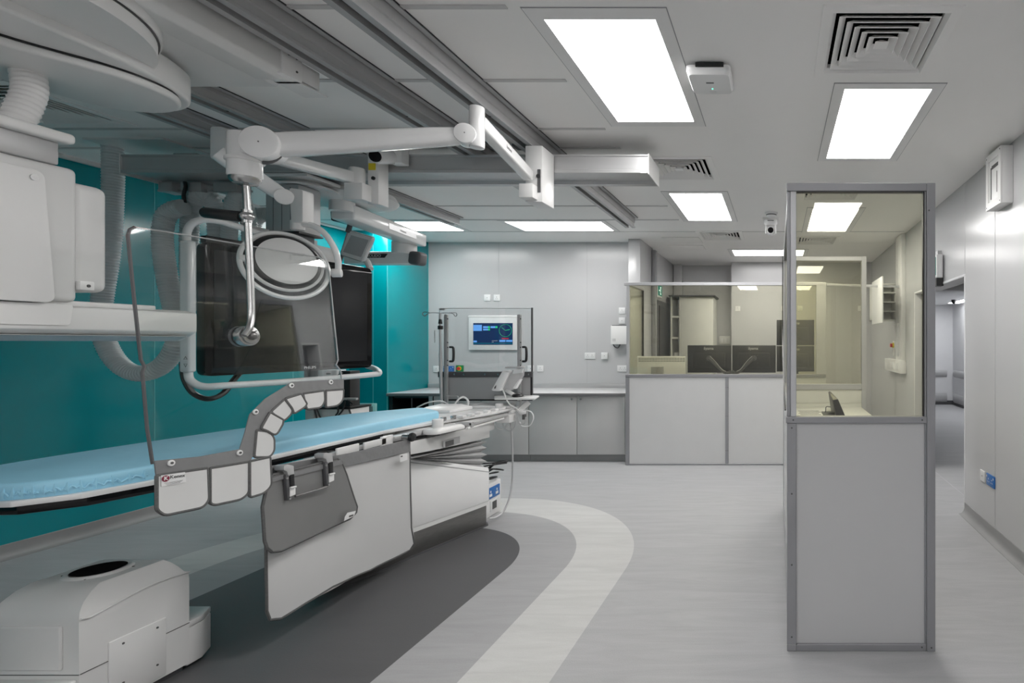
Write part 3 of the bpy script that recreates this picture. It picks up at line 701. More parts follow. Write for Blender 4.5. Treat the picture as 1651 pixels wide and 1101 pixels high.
b = MB(); b.rot([(.056, -.021), (.056, -.031)], (-.07, 5.72, ZC), seg=20); b.build('sensor_slot', 'ink', t)
def ptz(label, c, s=1.0, plateside=True):
    t = thing('video_camera', label, 'camera', c)
    b = MB(); b.box(-.09*s, .09*s, -.08*s, .08*s, -.012*s, 0); o = b.build('ceiling_plate', 'white', None, bevel=.003); o.parent = t
    b = MB(); b.rot([(.075*s, -.012*s), (.075*s, -.055*s), (.06*s, -.075*s)], (0, 0, 0), seg=24); b.build('base_body', 'white', None).parent = t
    b = MB(); b.box(-.062*s, -.045*s, -.03*s, .03*s, -.17*s, -.07*s); b.box(.045*s, .062*s, -.03*s, .03*s, -.17*s, -.07*s); b.build('yoke', 'white', None, bevel=.006).parent = t
    b = MB(); b.rot([(.0, -.055*s), (.040*s, -.05*s), (.045*s, -.02*s), (.045*s, .05*s), (.03*s, .06*s)], (0, 0, -.135*s), (0, 1, 0), 20); b.build('head', 'whitegloss', None).parent = t
    b = MB(); b.rot([(.033*s, -.058*s), (.033*s, -.045*s)], (0, 0, -.135*s), (0, 1, 0), 20); b.build('lens', 'blackgloss', None).parent = t
    b = MB(); b.box(-.035*s, .035*s, -.0765*s, -.07*s, -.035*s, -.028*s); b.build('vent_slot', 'ink', None).parent = t
    return t
ptz('white swivelling video camera hanging from the ceiling near the booth post', (-.08, 6.0, ZC-.004))
# blank ceiling plates
for x0, x1, y0, y1, lb in ((-1.55, -1.05, 7.05, 7.45, 'plain white access plate in the ceiling right behind the white pillar'), (-1.6, -1.08, 7.62, 8.0, 'plain white access plate in the ceiling, further of the two behind the white pillar')):
    tag(MB().box(x0, x1, y0, y1, ZC-.008, ZC).build('access_plate', 'ceiling', bevel=.004), lb, 'ceiling plate', 'ceiling access plates')
tag(MB().box(-4.85, -3.95, 2.62, 2.76, ZC-.008, ZC).build('access_plate', 'joint', bevel=.003), 'grey rectangular plate on the ceiling beside the round ceiling arm', 'ceiling plate')

# ================================================================== CEILING RAILS AND CROSSBEAM
def rail(x0, x1, zb, y1, label):
    t = thing('ceiling_rail', label, 'ceiling rail', ((x0+x1)/2, 1.5, ZC), 'long grey equipment rails on the ceiling')
    w = x1-x0
    prof = [(x0-.004, zb+.012), (x0-.004, zb), (x0+w*.30, zb), (x0+w*.30, zb+.03), (x0+w*.70, zb+.03), (x0+w*.70, zb), (x1+.004, zb), (x1+.004, zb+.012), (x1-.008, zb+.02), (x1-.008, zb+.055), (x1, zb+.06), (x1, ZC-.006), (x0, ZC-.006), (x0, zb+.06), (x0+.008, zb+.055), (x0+.008, zb+.02)]
    MB().prism([(x, YR, z) for x, z in prof], (0, y1-YR, 0)).build('rail_body', 'rail', t, sm=False)
    MB().box(x0-.02, x1+.035, YR, y1, ZC-.006, ZC-.001).build('painted_shadow', 'black', t)  # black strip imitating the shadow where rail meets ceiling
    MB().box(x1+.004, x1+.031, YR, y1+.02, ZC-.010, ZC-.006).build('cover_strip', 'frame_light', t)
    MB().box(x0+w*.30, x0+w*.70, YR, y1+.001, zb+.028, zb+.034).build('track_slot', 'raildark', t)
    b = MB(); b.cyl((x1-.03, 3.0, zb), (x1-.03, 3.0, zb-.002), .006, seg=8); b.build('bolt', 'ink', t)
rail(-1.70, -1.60, 2.78, 5.93, 'grey ceiling rail nearest the large glowing panels')
rail(-2.17, -2.07, 2.78, 4.45, 'grey ceiling rail right beside the white ceiling carriage')
rail(-3.187, -3.087, 2.81, 4.45, 'grey ceiling rail crossing behind the tip of the round ceiling arm')
rail(-3.65, -3.555, 2.81, 5.93, 'grey ceiling rail furthest towards the turquoise wall')

t = thing('crossbeam', 'long grey crossbeam hanging beneath the ceiling rails', 'beam', (-2.7, 3.75, 2.72))
XB0, XB1 = -4.49, -.886
prof = [(3.62, 2.785), (3.62, 2.775), (3.628, 2.77), (3.628, 2.685), (3.62, 2.68), (3.62, 2.66), (3.66, 2.66), (3.67, 2.675), (3.86, 2.675), (3.87, 2.655), (3.92, 2.655), (3.92, 2.785)]
MB().prism([(XB0, y, z) for y, z in prof], (XB1-XB0, 0, 0)).build('beam_body', 'alu', t, sm=False)
MB().box(XB1, XB1+.006, 3.615, 3.93, 2.65, 2.79).build('end_cap', 'white', t); MB().box(XB0-.006, XB0, 3.615, 3.93, 2.65, 2.79).build('end_cap', 'white', t)
MB().box(XB1-.05, XB1-.01, 3.61, 3.622, 2.655, 2.672).build('stop_block', 'label', t)
for x, nm in ((-4.1, 'a'), (-1.65, 'b'), (-3.6, 'c')):
    MB().box(x-.08, x+.08, 3.66, 3.86, 2.785, 2.81).build('hanger_plate', 'rail', t, bevel=.004)
t2 = MB(); t2.prism([(-1.76, 3.5, 2.80), (-1.706, 3.5, 2.80), (-1.706, 3.5, 2.86), (-1.72, 3.5, 2.86), (-1.73, 3.5, 2.815), (-1.76, 3.5, 2.815)], (0, .09, 0))
tag(t2.build('rail_clamp', 'darkgrey', bevel=.004), 'dark clamp gripping the ceiling rail above the white arm bracket', 'clamp')
# cable trolleys
for k, (px, w, lb) in enumerate(((281, .10, 'dark cable trolley furthest left under the crossbeam'), (322, .15, 'dark cable trolley above the pair of bent hoses'), (376, .17, 'dark cable trolley behind the steel rod of the shield'))):
    c = P(px, 294, 3.88)
    t = thing('cable_trolley', lb, 'trolley', c, 'dark cable trolleys')
    MB().box(c.x-w/2, c.x+w/2, 3.82, 3.93, 2.59, 2.655).build('trolley_body', 'equip_grey', t, bevel=.004)
    MB().box(c.x-w/2-.05, c.x+w/2+.05, 3.86, 3.89, 2.60, 2.615).build('trolley_bar', 'rail', t)
    if k: MB().cyl((c.x, 3.88, 2.59), (c.x, 3.88, 2.565), .02).build('hose_hook', 'white', t)

# hoses
def hose(pts, r, label, n=14, mat_='hose', name='corrugated_hose', group='corrugated hoses'):
    q = smooth(pts, n)
    # even spacing so that the ribs come out regular
    L = [0]
    for a, c in zip(q[:-1], q[1:]): L.append(L[-1]+(c-a).length)
    step = .005; N = int(L[-1]/step); out = []; j = 0
    for i in range(N+1):
        s = i*step
        while j < len(L)-2 and L[j+1] < s: j += 1
        out.append(q[j].lerp(q[j+1], min(1, (s-L[j])/max(1e-9, L[j+1]-L[j]))))
    amp = (0, .5, 1, .5)
    o = MB().tube(out, r, 14, rfun=lambda i: r*(.90+.10*amp[i % 4])).build(name, mat_, ang=80)
    return tag(o, label, 'hose', group) if label else o
Yh = 3.78
t = thing('corrugated_hose', 'long pale hose dropping from the ceiling and looping below the horizontal white beam', 'hose', (-4.5, 3.7, 2.8), 'corrugated hoses')
h = hose([P(182, 226, Yh), P(182, 300, Yh), P(177, 400, Yh), P(164, 490, Yh), P(168, 545, Yh), P(190, 585, Yh), P(222, 602, Yh), P(258, 592, Yh), P(282, 560, Yh), P(284, 520, Yh), P(270, 450, Yh), P(262, 390, Yh), P(266, 352, Yh), P(280, 338, Yh), P(296, 334, Yh)], .058, None)
h.name = 'hose_tube'; h.parent = t; h.location = -t.location
MB().cyl(P(182, 227, Yh)+Vector((0, 0, .04)), P(182, 227, Yh)-Vector((0, 0, .03)), .075).build('collar', 'white', t)
MB().cyl(P(182, 227, Yh)+Vector((0, 0, .04)), (P(182, 227, Yh).x, Yh, 2.9), .06).build('ceiling_neck', 'white', t)
MB().box(-4.75, -4.2, 3.62, 4.0, ZC-.012, ZC).build('ceiling_plate', 'equip', t)
hose([P(308, 500, 4.0), P(305, 420, 3.95), P(306, 360, 3.92), P(311, 328, 3.88), P(326, 314, 3.88), P(342, 323, 3.92), P(349, 360, 3.98), P(351, 420, 4.0), P(351, 500, 4.05)], .055, 'pale hose arched over beneath the middle cable trolley')
hose([P(367, 480, 4.0), P(368, 420, 4.0), P(370, 365, 3.95), P(374, 332, 3.9), P(384, 316, 3.88), P(395, 330, 3.95), P(402, 370, 4.05), P(404, 430, 4.1)], .05, 'pale hose arched beneath the trolley behind the steel rod')
hose([P(405, 375, 4.15), P(412, 352, 4.15), P(432, 346, 4.15), P(455, 358, 4.15), P(466, 400, 4.15)], .055, 'short arched pale hose next to the grey display column')
c = MB(); c.tube(smooth([P(298, 293, 3.80), P(299, 302, 3.80), P(296, 315, 3.80), P(298, 327, 3.80)], 6), .011, 8)
tag(c.build('black_cable', 'black'), 'thick black cable hanging beside the furthest left trolley', 'cable')

# ================================================================== DISPLAY ON ITS CEILING COLUMN
t = thing('large_display', 'very large black display in a white tube frame hanging from a grey ceiling column', 'display', (-3.5, 3.75, 1.3))
D0, D1 = Vector((-3.57, 3.30, 1.3)), Vector((-3.35, 4.38, 1.3))
DP = Plane(D0, D1, D0+Vector((0, 0, 1)))
q = rounded([DP.at(330, 607), DP.at(600, 592), DP.at(600, 433), DP.at(330, 389)], .045, 6)
MB().prism(q, -DP.n*.07).build('display_housing', 'blackgloss', t, bevel=.004)
q = [DP.at(345, 593, .002), DP.at(592, 581, .002), DP.at(592, 441, .002), DP.at(345, 402, .002)]
MB().prism(q, DP.n*.001).build('screen_glass', 'screen', t)
right = (D1-D0).normalized()
text('lettering', 'PHILIPS', .026, DP.at(500, 592.5, .003), right, (0, 0, 1), 'label', t, bold=.0006)
q = [DP.at(400, 362, -.04), DP.at(512, 388, -.04), DP.at(512, 395, -.04), DP.at(545, 403, -.04), DP.at(545, 440, -.04), DP.at(400, 420, -.04)]
MB().prism(q, -DP.n*.06).build('mount_bar', 'equip', t, bevel=.004)
q = [DP.at(332, 379, -.01), DP.at(405, 391, -.01), DP.at(405, 403, -.01), DP.at(332, 391, -.01)]
MB().prism(q, -DP.n*.05).build('camera_bar', 'black', t, bevel=.006)
cx0, cx1 = -3.56, -3.33
MB().box(cx0, cx1, 3.68, 3.86, 2.265, 2.60).build('column', 'alu', t, bevel=.006)
MB().box(cx0+.03, cx1-.03, 3.70, 3.84, 2.10, 2.265).build('lower_column', 'darkgrey', t)
MB().box(cx0-.01, cx1+.012, 3.67, 3.87, 2.255, 2.272).build('foot_flange', 'black', t, bevel=.003)
for x in (cx0+.055, cx0+.115, cx0+.175): MB().box(x-.002, x+.002, 3.678, 3.682, 2.28, 2.58).build('groove', 'edge', t)
MB().rot([(.10, .02), (.19, .0), (.19, .012), (.12, .03), (.12, .06)], (-3.38, 3.78, 2.585), seg=32).build('round_flange', 'equip', t)
MB().cyl((-3.40, 3.78, 2.61), (-3.40, 3.78, 2.65), .10).build('swivel', 'black', t)
MB().box(-3.72, -3.2, 3.60, 4.05, 2.63, 2.652).build('carriage_plate', 'equip', t, bevel=.003)
a = smooth([P(301, 398, 3.2), P(302, 372, 3.2), P(316, 357, 3.22), P(345, 355, 3.3), P(392, 368, 3.48), P(440, 382, 3.7)], 8)
MB().tube(a, .020, 12).build('frame_tube', 'white', t)
a = smooth([P(303, 596, 3.2), P(307, 613, 3.2), P(328, 623, 3.22), P(372, 621, 3.32), P(480, 614, 3.75), P(598, 604, 4.24), P(611, 601, 4.30), P(606, 595, 4.38), P(592, 590, 4.42)], 8)
MB().tube(a, .021, 12).build('frame_tube', 'white', t)
a = smooth([P(586, 418, 4.42), P(592, 422, 4.42), P(597, 434, 4.40)], 6); MB().tube(a, .024, 10).build('frame_tube', 'white', t)
hb = MB().obox(P(303, 388, 3.18), P(303, 600, 3.18), .062, .045, up=(0, 1, 0)).build('grip_bar', 'whitegloss', t, bevel=.012, seg=3)
b = MB(); c1 = P(299, 580, 3.155)
for px, py, s in ((299, 577.5, 1), (299, 588.5, -1)):
    c = P(px, py, 3.152); b.tube([c+Vector((-.010, 0, -.007*s)), c+Vector((.010, 0, -.007*s)), c+Vector((0, 0, .011*s))], .0012, 5, closed=True)
b.build('arrow_marks', 'ink', t)
c = MB(); c.tube(smooth([P(294, 585, 3.24), P(298, 612, 3.24), P(312, 634, 3.26), P(336, 643, 3.3), P(360, 634, 3.4), P(377, 612, 3.5), P(388, 600, 3.55)], 8), .016, 8)
c.build('looped_cable', 'black', t)

# small control screen on top of the display
t = thing('tilted_screen', 'small tilted grey screen on a stalk above the right end of the big display', 'monitor', P(575, 400, 4.25))
y = 4.28
q = rounded([P(560, 370, y), P(602, 382, y), P(584, 423, y), P(547, 411, y)], .03)
MB().prism(q, (-.03, .07, .01)).build('case', 'equip_grey', t, bevel=.006)
q2 = rounded([P(562.5, 372, y-.004), P(600, 383, y-.004), P(583, 421, y-.004), P(549, 410, y-.004)], .02); MB().prism(q2, (0, .004, 0)).build('bezel', 'equip', t)
q3 = [P(566, 379, y-.007), P(594, 387, y-.007), P(582, 414.5, y-.007), P(553, 406, y-.007)]; MB().prism(q3, (0, .004, 0)).build('screen', 'equip_grey', t)
MB().tube([P(566, 358, y-.02), P(561, 374, y)], .018, 10).build('stalk', 'darkgrey', t)
MB().tube([P(552, 412, y+.05), P(548, 424, y+.03)], .012, 10).build('lower_stalk', 'darkgrey', t)
q = rounded([P(532, 338, y-.05), P(576, 340, y-.05), P(577, 358, y-.05), P(533, 356, y-.05)], .02)
tag(MB().prism(q, (0, .14, 0)).build('black_unit', 'black', bevel=.008), 'rounded black unit hanging beneath the round grey ceiling mount', 'unit')

# round ceiling mount with boom
t = thing('ceiling_boom', 'grey round ceiling mount carrying a long white boom and a black-capped crossbar', 'ceiling boom', (-3.36, 4.15, 2.6))
MB().rot([(.05, .30), (.09, .30), (.09, .09), (.30, .085), (.325, .04), (.30, .01), (.22, -.005), (.05, -.008)], (-3.36, 4.15, 2.58), seg=40).build('round_mount', 'equip', t, ang=50)
A, B = Vector((-3.33, 4.05, 2.50)), P(673, 388, 5.05)
MB().obox(A, B, .17, .115).build('boom', 'whitegloss', t, bevel=.015, seg=3)
nn = (B-A).normalized(); side = nn.cross(Vector((0, 0, 1))).normalized()
if side.dot(Vector((0, 0, CH))-A) < 0: side = -side
c = A.lerp(B, .62)+side*.086; MB().obox(c-nn*.20, c+nn*.20, .004, .05).build('name_strip', 'alu', t)
text('lettering', 'maquet', .03, c+side*.003+Vector((0, 0, 0)), nn, (0, 0, 1), 'label', t)
MB().cyl((A.x, A.y, 2.5), (A.x, A.y, 2.60), .08).build('neck', 'white', t)
E1 = P(652, 398, 4.98)
MB().cyl(E1+Vector((0, 0, .04)), E1-Vector((0, 0, .07)), .10, seg=28).build('swivel', 'white', t)
z = P(0, 416, 4.98).z
MB().box(P(560, 0, 4.98).x, P(667, 0, 4.98).x, 4.93, 5.06, z-.06, z+.055).build('crossbar', 'whitegloss', t, bevel=.012)
MB().obox(P(664, 416, 4.98), P(683, 418, 4.98), .13, .125).build('end_cap', 'darkgrey', t, bevel=.03, seg=3)
q = [P(585, 409, 4.928), P(625, 409, 4.928), P(620, 415.5, 4.928), P(585, 415.5, 4.928)]; MB().prism(q, (0, .004, 0)).build('badge', 'black', t)
text('lettering', 'SOLIDO', .036, P(603, 412.3, 4.926), (1, 0, 0), (0, 0, 1), 'label', t)

# ================================================================== ARMS
def spring_arm(t, A, B, w, h0, h1, m='whitegloss', name='spring_arm'):
    A, B = Vector(A), Vector(B); d = (B-A).normalized(); s = d.cross(Vector((0, 0, 1))).normalized(); u = s.cross(d)
    rings = []
    for k in range(13):
        f = k/12; p = A.lerp(B, f); h = h0+(h1-h0)*f; e = min(1, .86+1.2*min(f, 1-f)); q = []
        for i in range(12):
            an = 2*math.pi*i/12; q.append(p+s*(w/2)*math.copysign(abs(math.cos(an))**.6, math.cos(an))+u*(h/2)*e*math.copysign(abs(math.sin(an))**.6, math.sin(an)))
        rings.append(q)
    return MB().loft(rings).build(name, m, t, ang=50)
# shield arm
t = thing('radiation_shield', 'clear hanging radiation shield with grey pouched flap on a white jointed ceiling arm', 'radiation shield', (-1.63, 3.57, 2.6))
ZE = 2.60
MB().box(-1.635, -1.525, 3.43, 3.612, 2.41, 2.775).build('bracket', 'white', t, bevel=.004)
MB().box(-1.645, -1.555, 3.36, 3.44, 2.42, 2.51).build('bracket_foot', 'white', t, bevel=.006)
MB().box(-1.555, -1.535, 3.426, 3.432, 2.47, 2.62).build('bracket_slot', 'darkgrey', t)
MB().cyl((-1.548, 3.43, 2.575), (-1.548, 3.42, 2.575), .013).build('bracket_knob', 'black', t)
J1 = P(769, 195, 2.70); K1 = Vector((-1.60, 3.40, ZE-.03))
MB().obox(J1+Vector((0, .02, .0)), K1, .065, .07).build('extension_arm', 'whitegloss', t, bevel=.012, seg=3)
dv = (K1-J1).normalized(); sd = Vector((dv.y, -dv.x, 0)); c = J1.lerp(K1, .45)+sd*.034
text('lettering', 'kenex', .03, c, dv, (0, 0, 1), 'ink', t)
MB().cyl((J1.x, J1.y, 2.49), (J1.x, J1.y, 2.70), .036, seg=20).build('joint_post', 'whitegloss', t, bevel=.006)
A = P(428, 235, 2.41); B = P(752, 219, 2.68)
spring_arm(t, B, A, .075, .085, .115)
dd = (B-A).normalized(); sd = dd.cross(Vector((0, 0, 1))).normalized()
if sd.dot(-A) < 0: sd = -sd
MB().cyl(A-sd*.05, A+sd*.055, .072, seg=32).build('joint_disc', 'whitegloss', t, bevel=.004)
MB().cyl(B-sd*.042, B+sd*.045, .050, seg=28).build('joint_disc', 'whitegloss', t, bevel=.004)
for p, r in ((A, .062), (B, .04)): MB().cyl(p+sd*(.0555 if p is A else .0455), p+sd*(.0575 if p is A else .0475), .003, seg=8).build('centre_pin', 'darkgrey', t)
b = MB(); a0 = A-Vector((0, 0, .012)); b.tube([a0+sd*.0+(-dd*math.cos(x)*.066-Vector((0, 0, 1))*math.sin(x)*.066) for x in [math.pi*(.45+k*.08) for k in range(8)]], .008, 6); b.build('cable_ribs', 'darkgrey', t)
G = P(395, 250, 2.46)
MB().cyl((G.x, G.y, P(0, 287, 2.46).z), (G.x, G.y, P(0, 216, 2.46).z), .062, seg=28).build('drop_housing', 'whitegloss', t, bevel=.008)
MB().cyl((G.x, G.y, P(0, 262, 2.46).z), (G.x, G.y, P(0, 256, 2.46).z), .07, seg=28).build('collar', 'white', t, bevel=.004)
MB().obox(G+Vector((0, 0, .045)), A+Vector((0, 0, .015)), .08, .11).build('elbow', 'whitegloss', t, bevel=.015, seg=3)
MB().rot([(.057, 0), (.056, -.014), (.045, -.03), (.02, -.038)], (G.x, G.y, P(0, 286, 2.46).z), seg=28).build('steel_cup', 'steel', t)
rod = smooth([P(396, 292, 2.46), P(399, 350, 2.455), P(403, 440, 2.45), P(405, 505, 2.44), P(402, 528, 2.42), P(394, 541, 2.40)], 8)
MB().tube(rod, .0135, 14).build('rod', 'steel', t)
b = MB(); cc = P(398, 349, 2.455); b.sphere(cc, .028, (1, 1, .85), 20); b.cyl(cc-Vector((0, 0, .03)), cc+Vector((0, 0, .03)), .019, seg=16); b.build('rod_knuckle', 'steel', t, ang=60)
MB().cyl(P(390, 349.5, 2.455), P(329, 342.5, 2.455), .0245, seg=18).build('grip', 'black', t, bevel=.005)
# the sheet
TL, TR, BL = Vector((-2.52, 2.12, 1.96)), Vector((-2.46, 2.92, 1.96)), Vector((-2.445, 2.12, 1.02))
SP = Plane(TL, TR, BL)
def sp(lst, off=0.0): return [SP.at(x, y, off) for x, y in lst]
outline = sp([(250, 756), (237, 690), (229, 600), (233, 591), (226, 579), (216, 480), (206, 378), (209, 369), (222, 366), (515, 415), (526, 422), (531, 440), (545, 580), (542, 588), (549, 597), (552, 618), (472, 622), (436, 648), (408, 672), (401, 698), (392, 732), (320, 745)])
MB().prism(outline, SP.n*-.010).build('clear_sheet', 'acrylic', t, sm=False)
lefte = sp([(246, 748), (237, 690), (229.5, 600), (233, 591), (227, 580), (216, 480), (206, 380), (209, 370), (217, 366)], -.004)
MB().tube(lefte, .0058, 6).build('sheet_edge', 'darkgrey', t)
MB().tube(sp([(217, 366), (300, 379), (400, 396), (515, 415), (526, 422), (531, 440), (545, 580), (542, 588), (549, 597), (552, 618)], -.004), .0032, 6).build('sheet_edge', 'alu', t)
hub = SP.at(394, 542, .0)
MB().cyl(hub+SP.n*.028, hub-SP.n*.006, .046, seg=36).build('hub_flange', 'steel', t, bevel=.003)
MB().cyl(hub+SP.n*.036, hub+SP.n*.026, .036, seg=36).build('hub_ring', 'steel', t, bevel=.002)
MB().sphere(hub+SP.n*.04, .020, (1, 1, 1), 16).build('ball_joint', 'brushed', t)
MB().cyl(hub-SP.n*.010, hub-SP.n*.025, .048, seg=36).build('rear_flange', 'darkgrey', t)
for k in range(8):
    an = 2*math.pi*k/8; u = Vector((0, 0, 1)); v = SP.n.cross(u).normalized(); p = hub+(u*math.cos(an)+v*math.sin(an))*.031
    MB().cyl(p+SP.n*.0355, p+SP.n*.0375, .0028, seg=8).build('flange_screw', 'darkgrey', t)
# flap: band, pouches, rivets, tag
band = sp([(247, 743), (320, 736), (385, 724), (394, 695), (401, 668), (426, 643), (470, 615.5), (553, 611), (553, 630), (520, 630), (487, 635), (462, 643), (437, 662), (418, 690), (411, 725), (403, 742), (392, 748), (335, 757), (250, 769)], .004)
MB().prism(band, SP.n*.006).build('vinyl_band', 'vinyl', t, bevel=.001, seg=1)
POUCH = [([(251, 767), (333, 755), (335, 806), (325, 818), (263, 831), (251, 822)], 0), ([(337, 755), (399, 745), (399, 795), (387, 805), (345, 814), (337, 812)], 1), ([(401, 744), (434, 737), (436, 783), (424, 795), (401, 802)], 2),
         ([(412, 694), (432, 696), (440.5, 706), (440.5, 727), (433, 737), (408, 737)], 3), ([(434, 665), (455, 677), (454, 684), (443, 703), (428, 694), (419, 691)], 4), ([(457, 644), (470, 659), (468, 667), (455.5, 680), (435, 664)], 5),
         ([(484, 635), (493, 651), (490, 656), (472.5, 667), (470, 659), (458, 643)], 6), ([(487, 635), (521, 630), (522, 647), (516, 657), (493, 660)], 7), ([(524, 630), (552.5, 628), (551.5, 645), (543, 654), (524, 657)], 8)]
for pts, k in POUCH:
    o = .006 if k % 2 else .010
    q = rounded(sp(pts, o), [.004, .004]+[.03]*(len(pts)-3)+[.012], 4)
    pc = MB().prism(q, SP.n*.007).build('pouch', 'pouch', t, bevel=.002, seg=1)
    MB().tube([p+SP.n*.0035 for p in q], .0062, 6, closed=True).build('piping', 'piping', pc)
for px, py in ((275, 746.5), (385.5, 730), (411, 664), (469, 621.5), (532.5, 616)):
    c = SP.at(px, py, .010); MB().cyl(c, c+SP.n*.006, .0125, seg=20).build('rivet', 'label', t, bevel=.002); 
    MB().cyl(c+SP.n*.006, c+SP.n*.0085, .005, seg=10).build('rivet_core', 'ink', t)
q = sp([(259.5, 766.5), (298, 761), (300, 777), (260, 785)], .019)
tg = MB().prism(q, SP.n*.001).build('brand_tag', 'label', t)
rt = (SP.at(298, 764, 0)-SP.at(260, 769, 0)); upv = Vector((0, 0, 1))
text('lettering', 'Kenex', .0195, SP.at(286.5, 767.8, .021), rt, upv, 'ink', t)
c = SP.at(267, 771.5, .0205); MB().cyl(c, c+SP.n*.001, .0125, seg=24).build('tag_mark', 'maroon', t)
text('lettering', 'K', .021, c+SP.n*.0018, rt, upv, 'label', t, bold=.0006)
b = MB()
for k in range(3): b.tube(sp([(265+2*k, 779-.2*k+1.6*k), (295-2*k, 774+1.6*k)], .0205), .0006, 4)
b.build('tag_lines', 'ink', t)

# lamp arm
t = thing('examination_lamp', 'round white examination lamp with open ring handle on a jointed white ceiling arm', 'surgical lamp', (-2.7, 3.57, 2.6))
MB().box(-2.725, -2.655, 3.52, 3.615, 2.42, 2.80).build('bracket', 'white', t, bevel=.004)
MB().box(-2.82, -2.70, 3.44, 3.53, 2.43, 2.54).build('bracket_foot', 'white', t, bevel=.006)
MB().box(-2.718, -2.672, 3.517, 3.521, 2.645, 2.69).build('warning_label', 'yellow', t)
MB().cyl((-2.685, 3.52, 2.59), (-2.685, 3.512, 2.59), .012).build('bracket_knob', 'black', t)
J = Vector((-3.08, 2.92, ZE)); K = Vector((-2.78, 3.50, 2.58))
MB().cyl(K-Vector((0, 0, .06)), K+Vector((0, 0, .07)), .045, seg=20).build('pivot', 'white', t, bevel=.006)
MB().obox(J, K, .065, .075).build('extension_arm', 'whitegloss', t, bevel=.012, seg=3)
q = rounded([P(338, 203, 2.9), P(360, 204, 2.9), P(369, 216, 2.9), P(369, 240, 2.9), P(350, 258, 2.9), P(338, 256, 2.9)], .02)
MB().prism(q, (0.02, .075, 0)).build('joint_post', 'whitegloss', t, bevel=.005)
A = P(352, 246, 2.90); B = P(458, 317, 3.10)
spring_arm(t, A, B, .06, .10, .08)
MB().cyl(P(458, 317, 3.05), P(458, 317, 3.15), .045, seg=24).build('joint_disc', 'whitegloss', t, bevel=.004)
q = rounded([P(466, 303, 3.08), P(488, 306, 3.08), P(488, 358, 3.08), P(469, 358, 3.08)], .012)
MB().prism(q, (0, .075, 0)).build('drop_housing', 'white', t, bevel=.004)
MB().cyl(P(480, 356, 3.12), P(480, 371, 3.12), .034, seg=20).build('drop_collar', 'white', t, bevel=.003)
MB().tube(smooth([P(484, 362, 3.12), P(502, 363, 3.13), P(522, 375, 3.15), P(538, 398, 3.18), P(545, 420, 3.2), P(545, 440, 3.22)], 8), .0165, 12).build('yoke', 'whitegloss', t)
LC = P(461.5, 428, 3.05); ln = Vector((.849, -.451, .276)).normalized(); R = .209
MB().cyl(P(551, 440, 3.22), P(535, 440, 3.2), .026, seg=18).build('yoke_joint', 'white', t, bevel=.004)
lu = ln.cross(Vector((0, 0, 1))).normalized(); lv = ln.cross(lu)
ringc = [LC+(lu*math.cos(a)+lv*math.sin(a))*(R-.012) for a in [2*math.pi*k/72 for k in range(72)]]
MB().tube(ringc, .0125, 10, closed=True).build('ring_handle', 'whitegloss', t)
off = lv*(-.02) if (lv*(-.02)).z > 0 else lv*.02
C2 = LC+off*.9
MB().rot([(.02, .030), (.118, .028), (.140, .022)], C2+ln*.004, ln, 56).build('lamp_cover', 'white', t, ang=60)
MB().rot([(.120, -.05), (.160, -.03), (.168, .0), (.150, .022), (.134, .024)], C2, ln, 56).build('lamp_rim', 'black', t, ang=60)
MB().tube([C2+(lu*math.cos(a)+lv*math.sin(a))*.1685 for a in [math.pi*k/36+ (0 if off.dot(lv) < 0 else math.pi) for k in range(37)]], .010, 8).build('rim_trim', 'whitegloss', t)
for sgn in (-1, 1):
    MB().obox(C2+lu*.16*sgn, C2+lu*(R-.008)*sgn, .03, .03, up=ln).build('ring_strut', 'white', t, bevel=.004)
rgt = -lu if (-lu).y > 0 else lu
c = C2+ln*.0325+rgt*.055+Vector((0, 0, .03))
lb = MB().obox(c-rgt*.045, c+rgt*.045, .05, .0015, up=ln).build('rating_label', 'label', t)
b = MB()
for k in range(4): b.obox(c-rgt*.038+Vector((0, 0, .016-.010*k)), c+rgt*(.02-.006*k)+Vector((0, 0, .016-.010*k)), .002, .0005, up=ln)
for pz in b.bm.verts: pz.co += ln*.0015
b.build('label_print', 'ink', t)
# second small camera beside the lamp bracket
c = P(628, 246, 3.5)
t = thing('video_camera', 'white video camera with black lens mounted sideways on the crossbeam next to the yellow label', 'camera', c)
MB().box(c.x-.04, c.x+.05, 3.54, 3.62, 2.70, 2.83).build('bracket', 'white', t, bevel=.008)
MB().cyl(P(606, 252, 3.40), P(632, 254, 3.56), .045, seg=24).build('head', 'whitegloss', t, bevel=.01)
MB().cyl(P(604.5, 251.8, 3.392), P(607, 252, 3.41), .036, seg=24).build('lens', 'blackgloss', t)
MB().cyl(P(637, 250, 3.56), P(632, 262, 3.56), .032, seg=20).build('neck', 'white', t, bevel=.008)

# ================================================================== CEILING CARRIAGE WITH THE IMAGING ARM
t = thing('imaging_arm', 'big white ceiling-hung imaging arm with round turntable, boxy head and long horizontal beam', 'medical imaging arm', (-2.8, 1.9, 2.7))
MB().prism([(-3.13, .2, 2.705), (-2.36, .2, 2.705), (-2.33, .2, 2.74), (-2.33, .2, 2.79), (-3.13, .2, 2.79)], (0, 2.30, 0)).build('carriage', 'equip', t, bevel=.004)
MB().prism([(-2.36, .2, 2.69), (-2.25, .2, 2.69), (-2.215, .2, 2.715), (-2.215, .2, 2.84), (-2.36, .2, 2.84)], (0, 2.20, 0)).build('side_cover', 'equip', t, bevel=.006)
MB().box(-2.32, -2.207, 2.36, 2.46, 2.70, 2.83).build('end_block', 'white', t, bevel=.005)
MB().box(-2.285, -2.213, 2.46, 2.56, 2.715, 2.80).build('end_block', 'white', t, bevel=.004)
MB().box(-2.32, -2.21, 2.44, 2.60, 2.70, 2.706).build('end_tab', 'white', t)
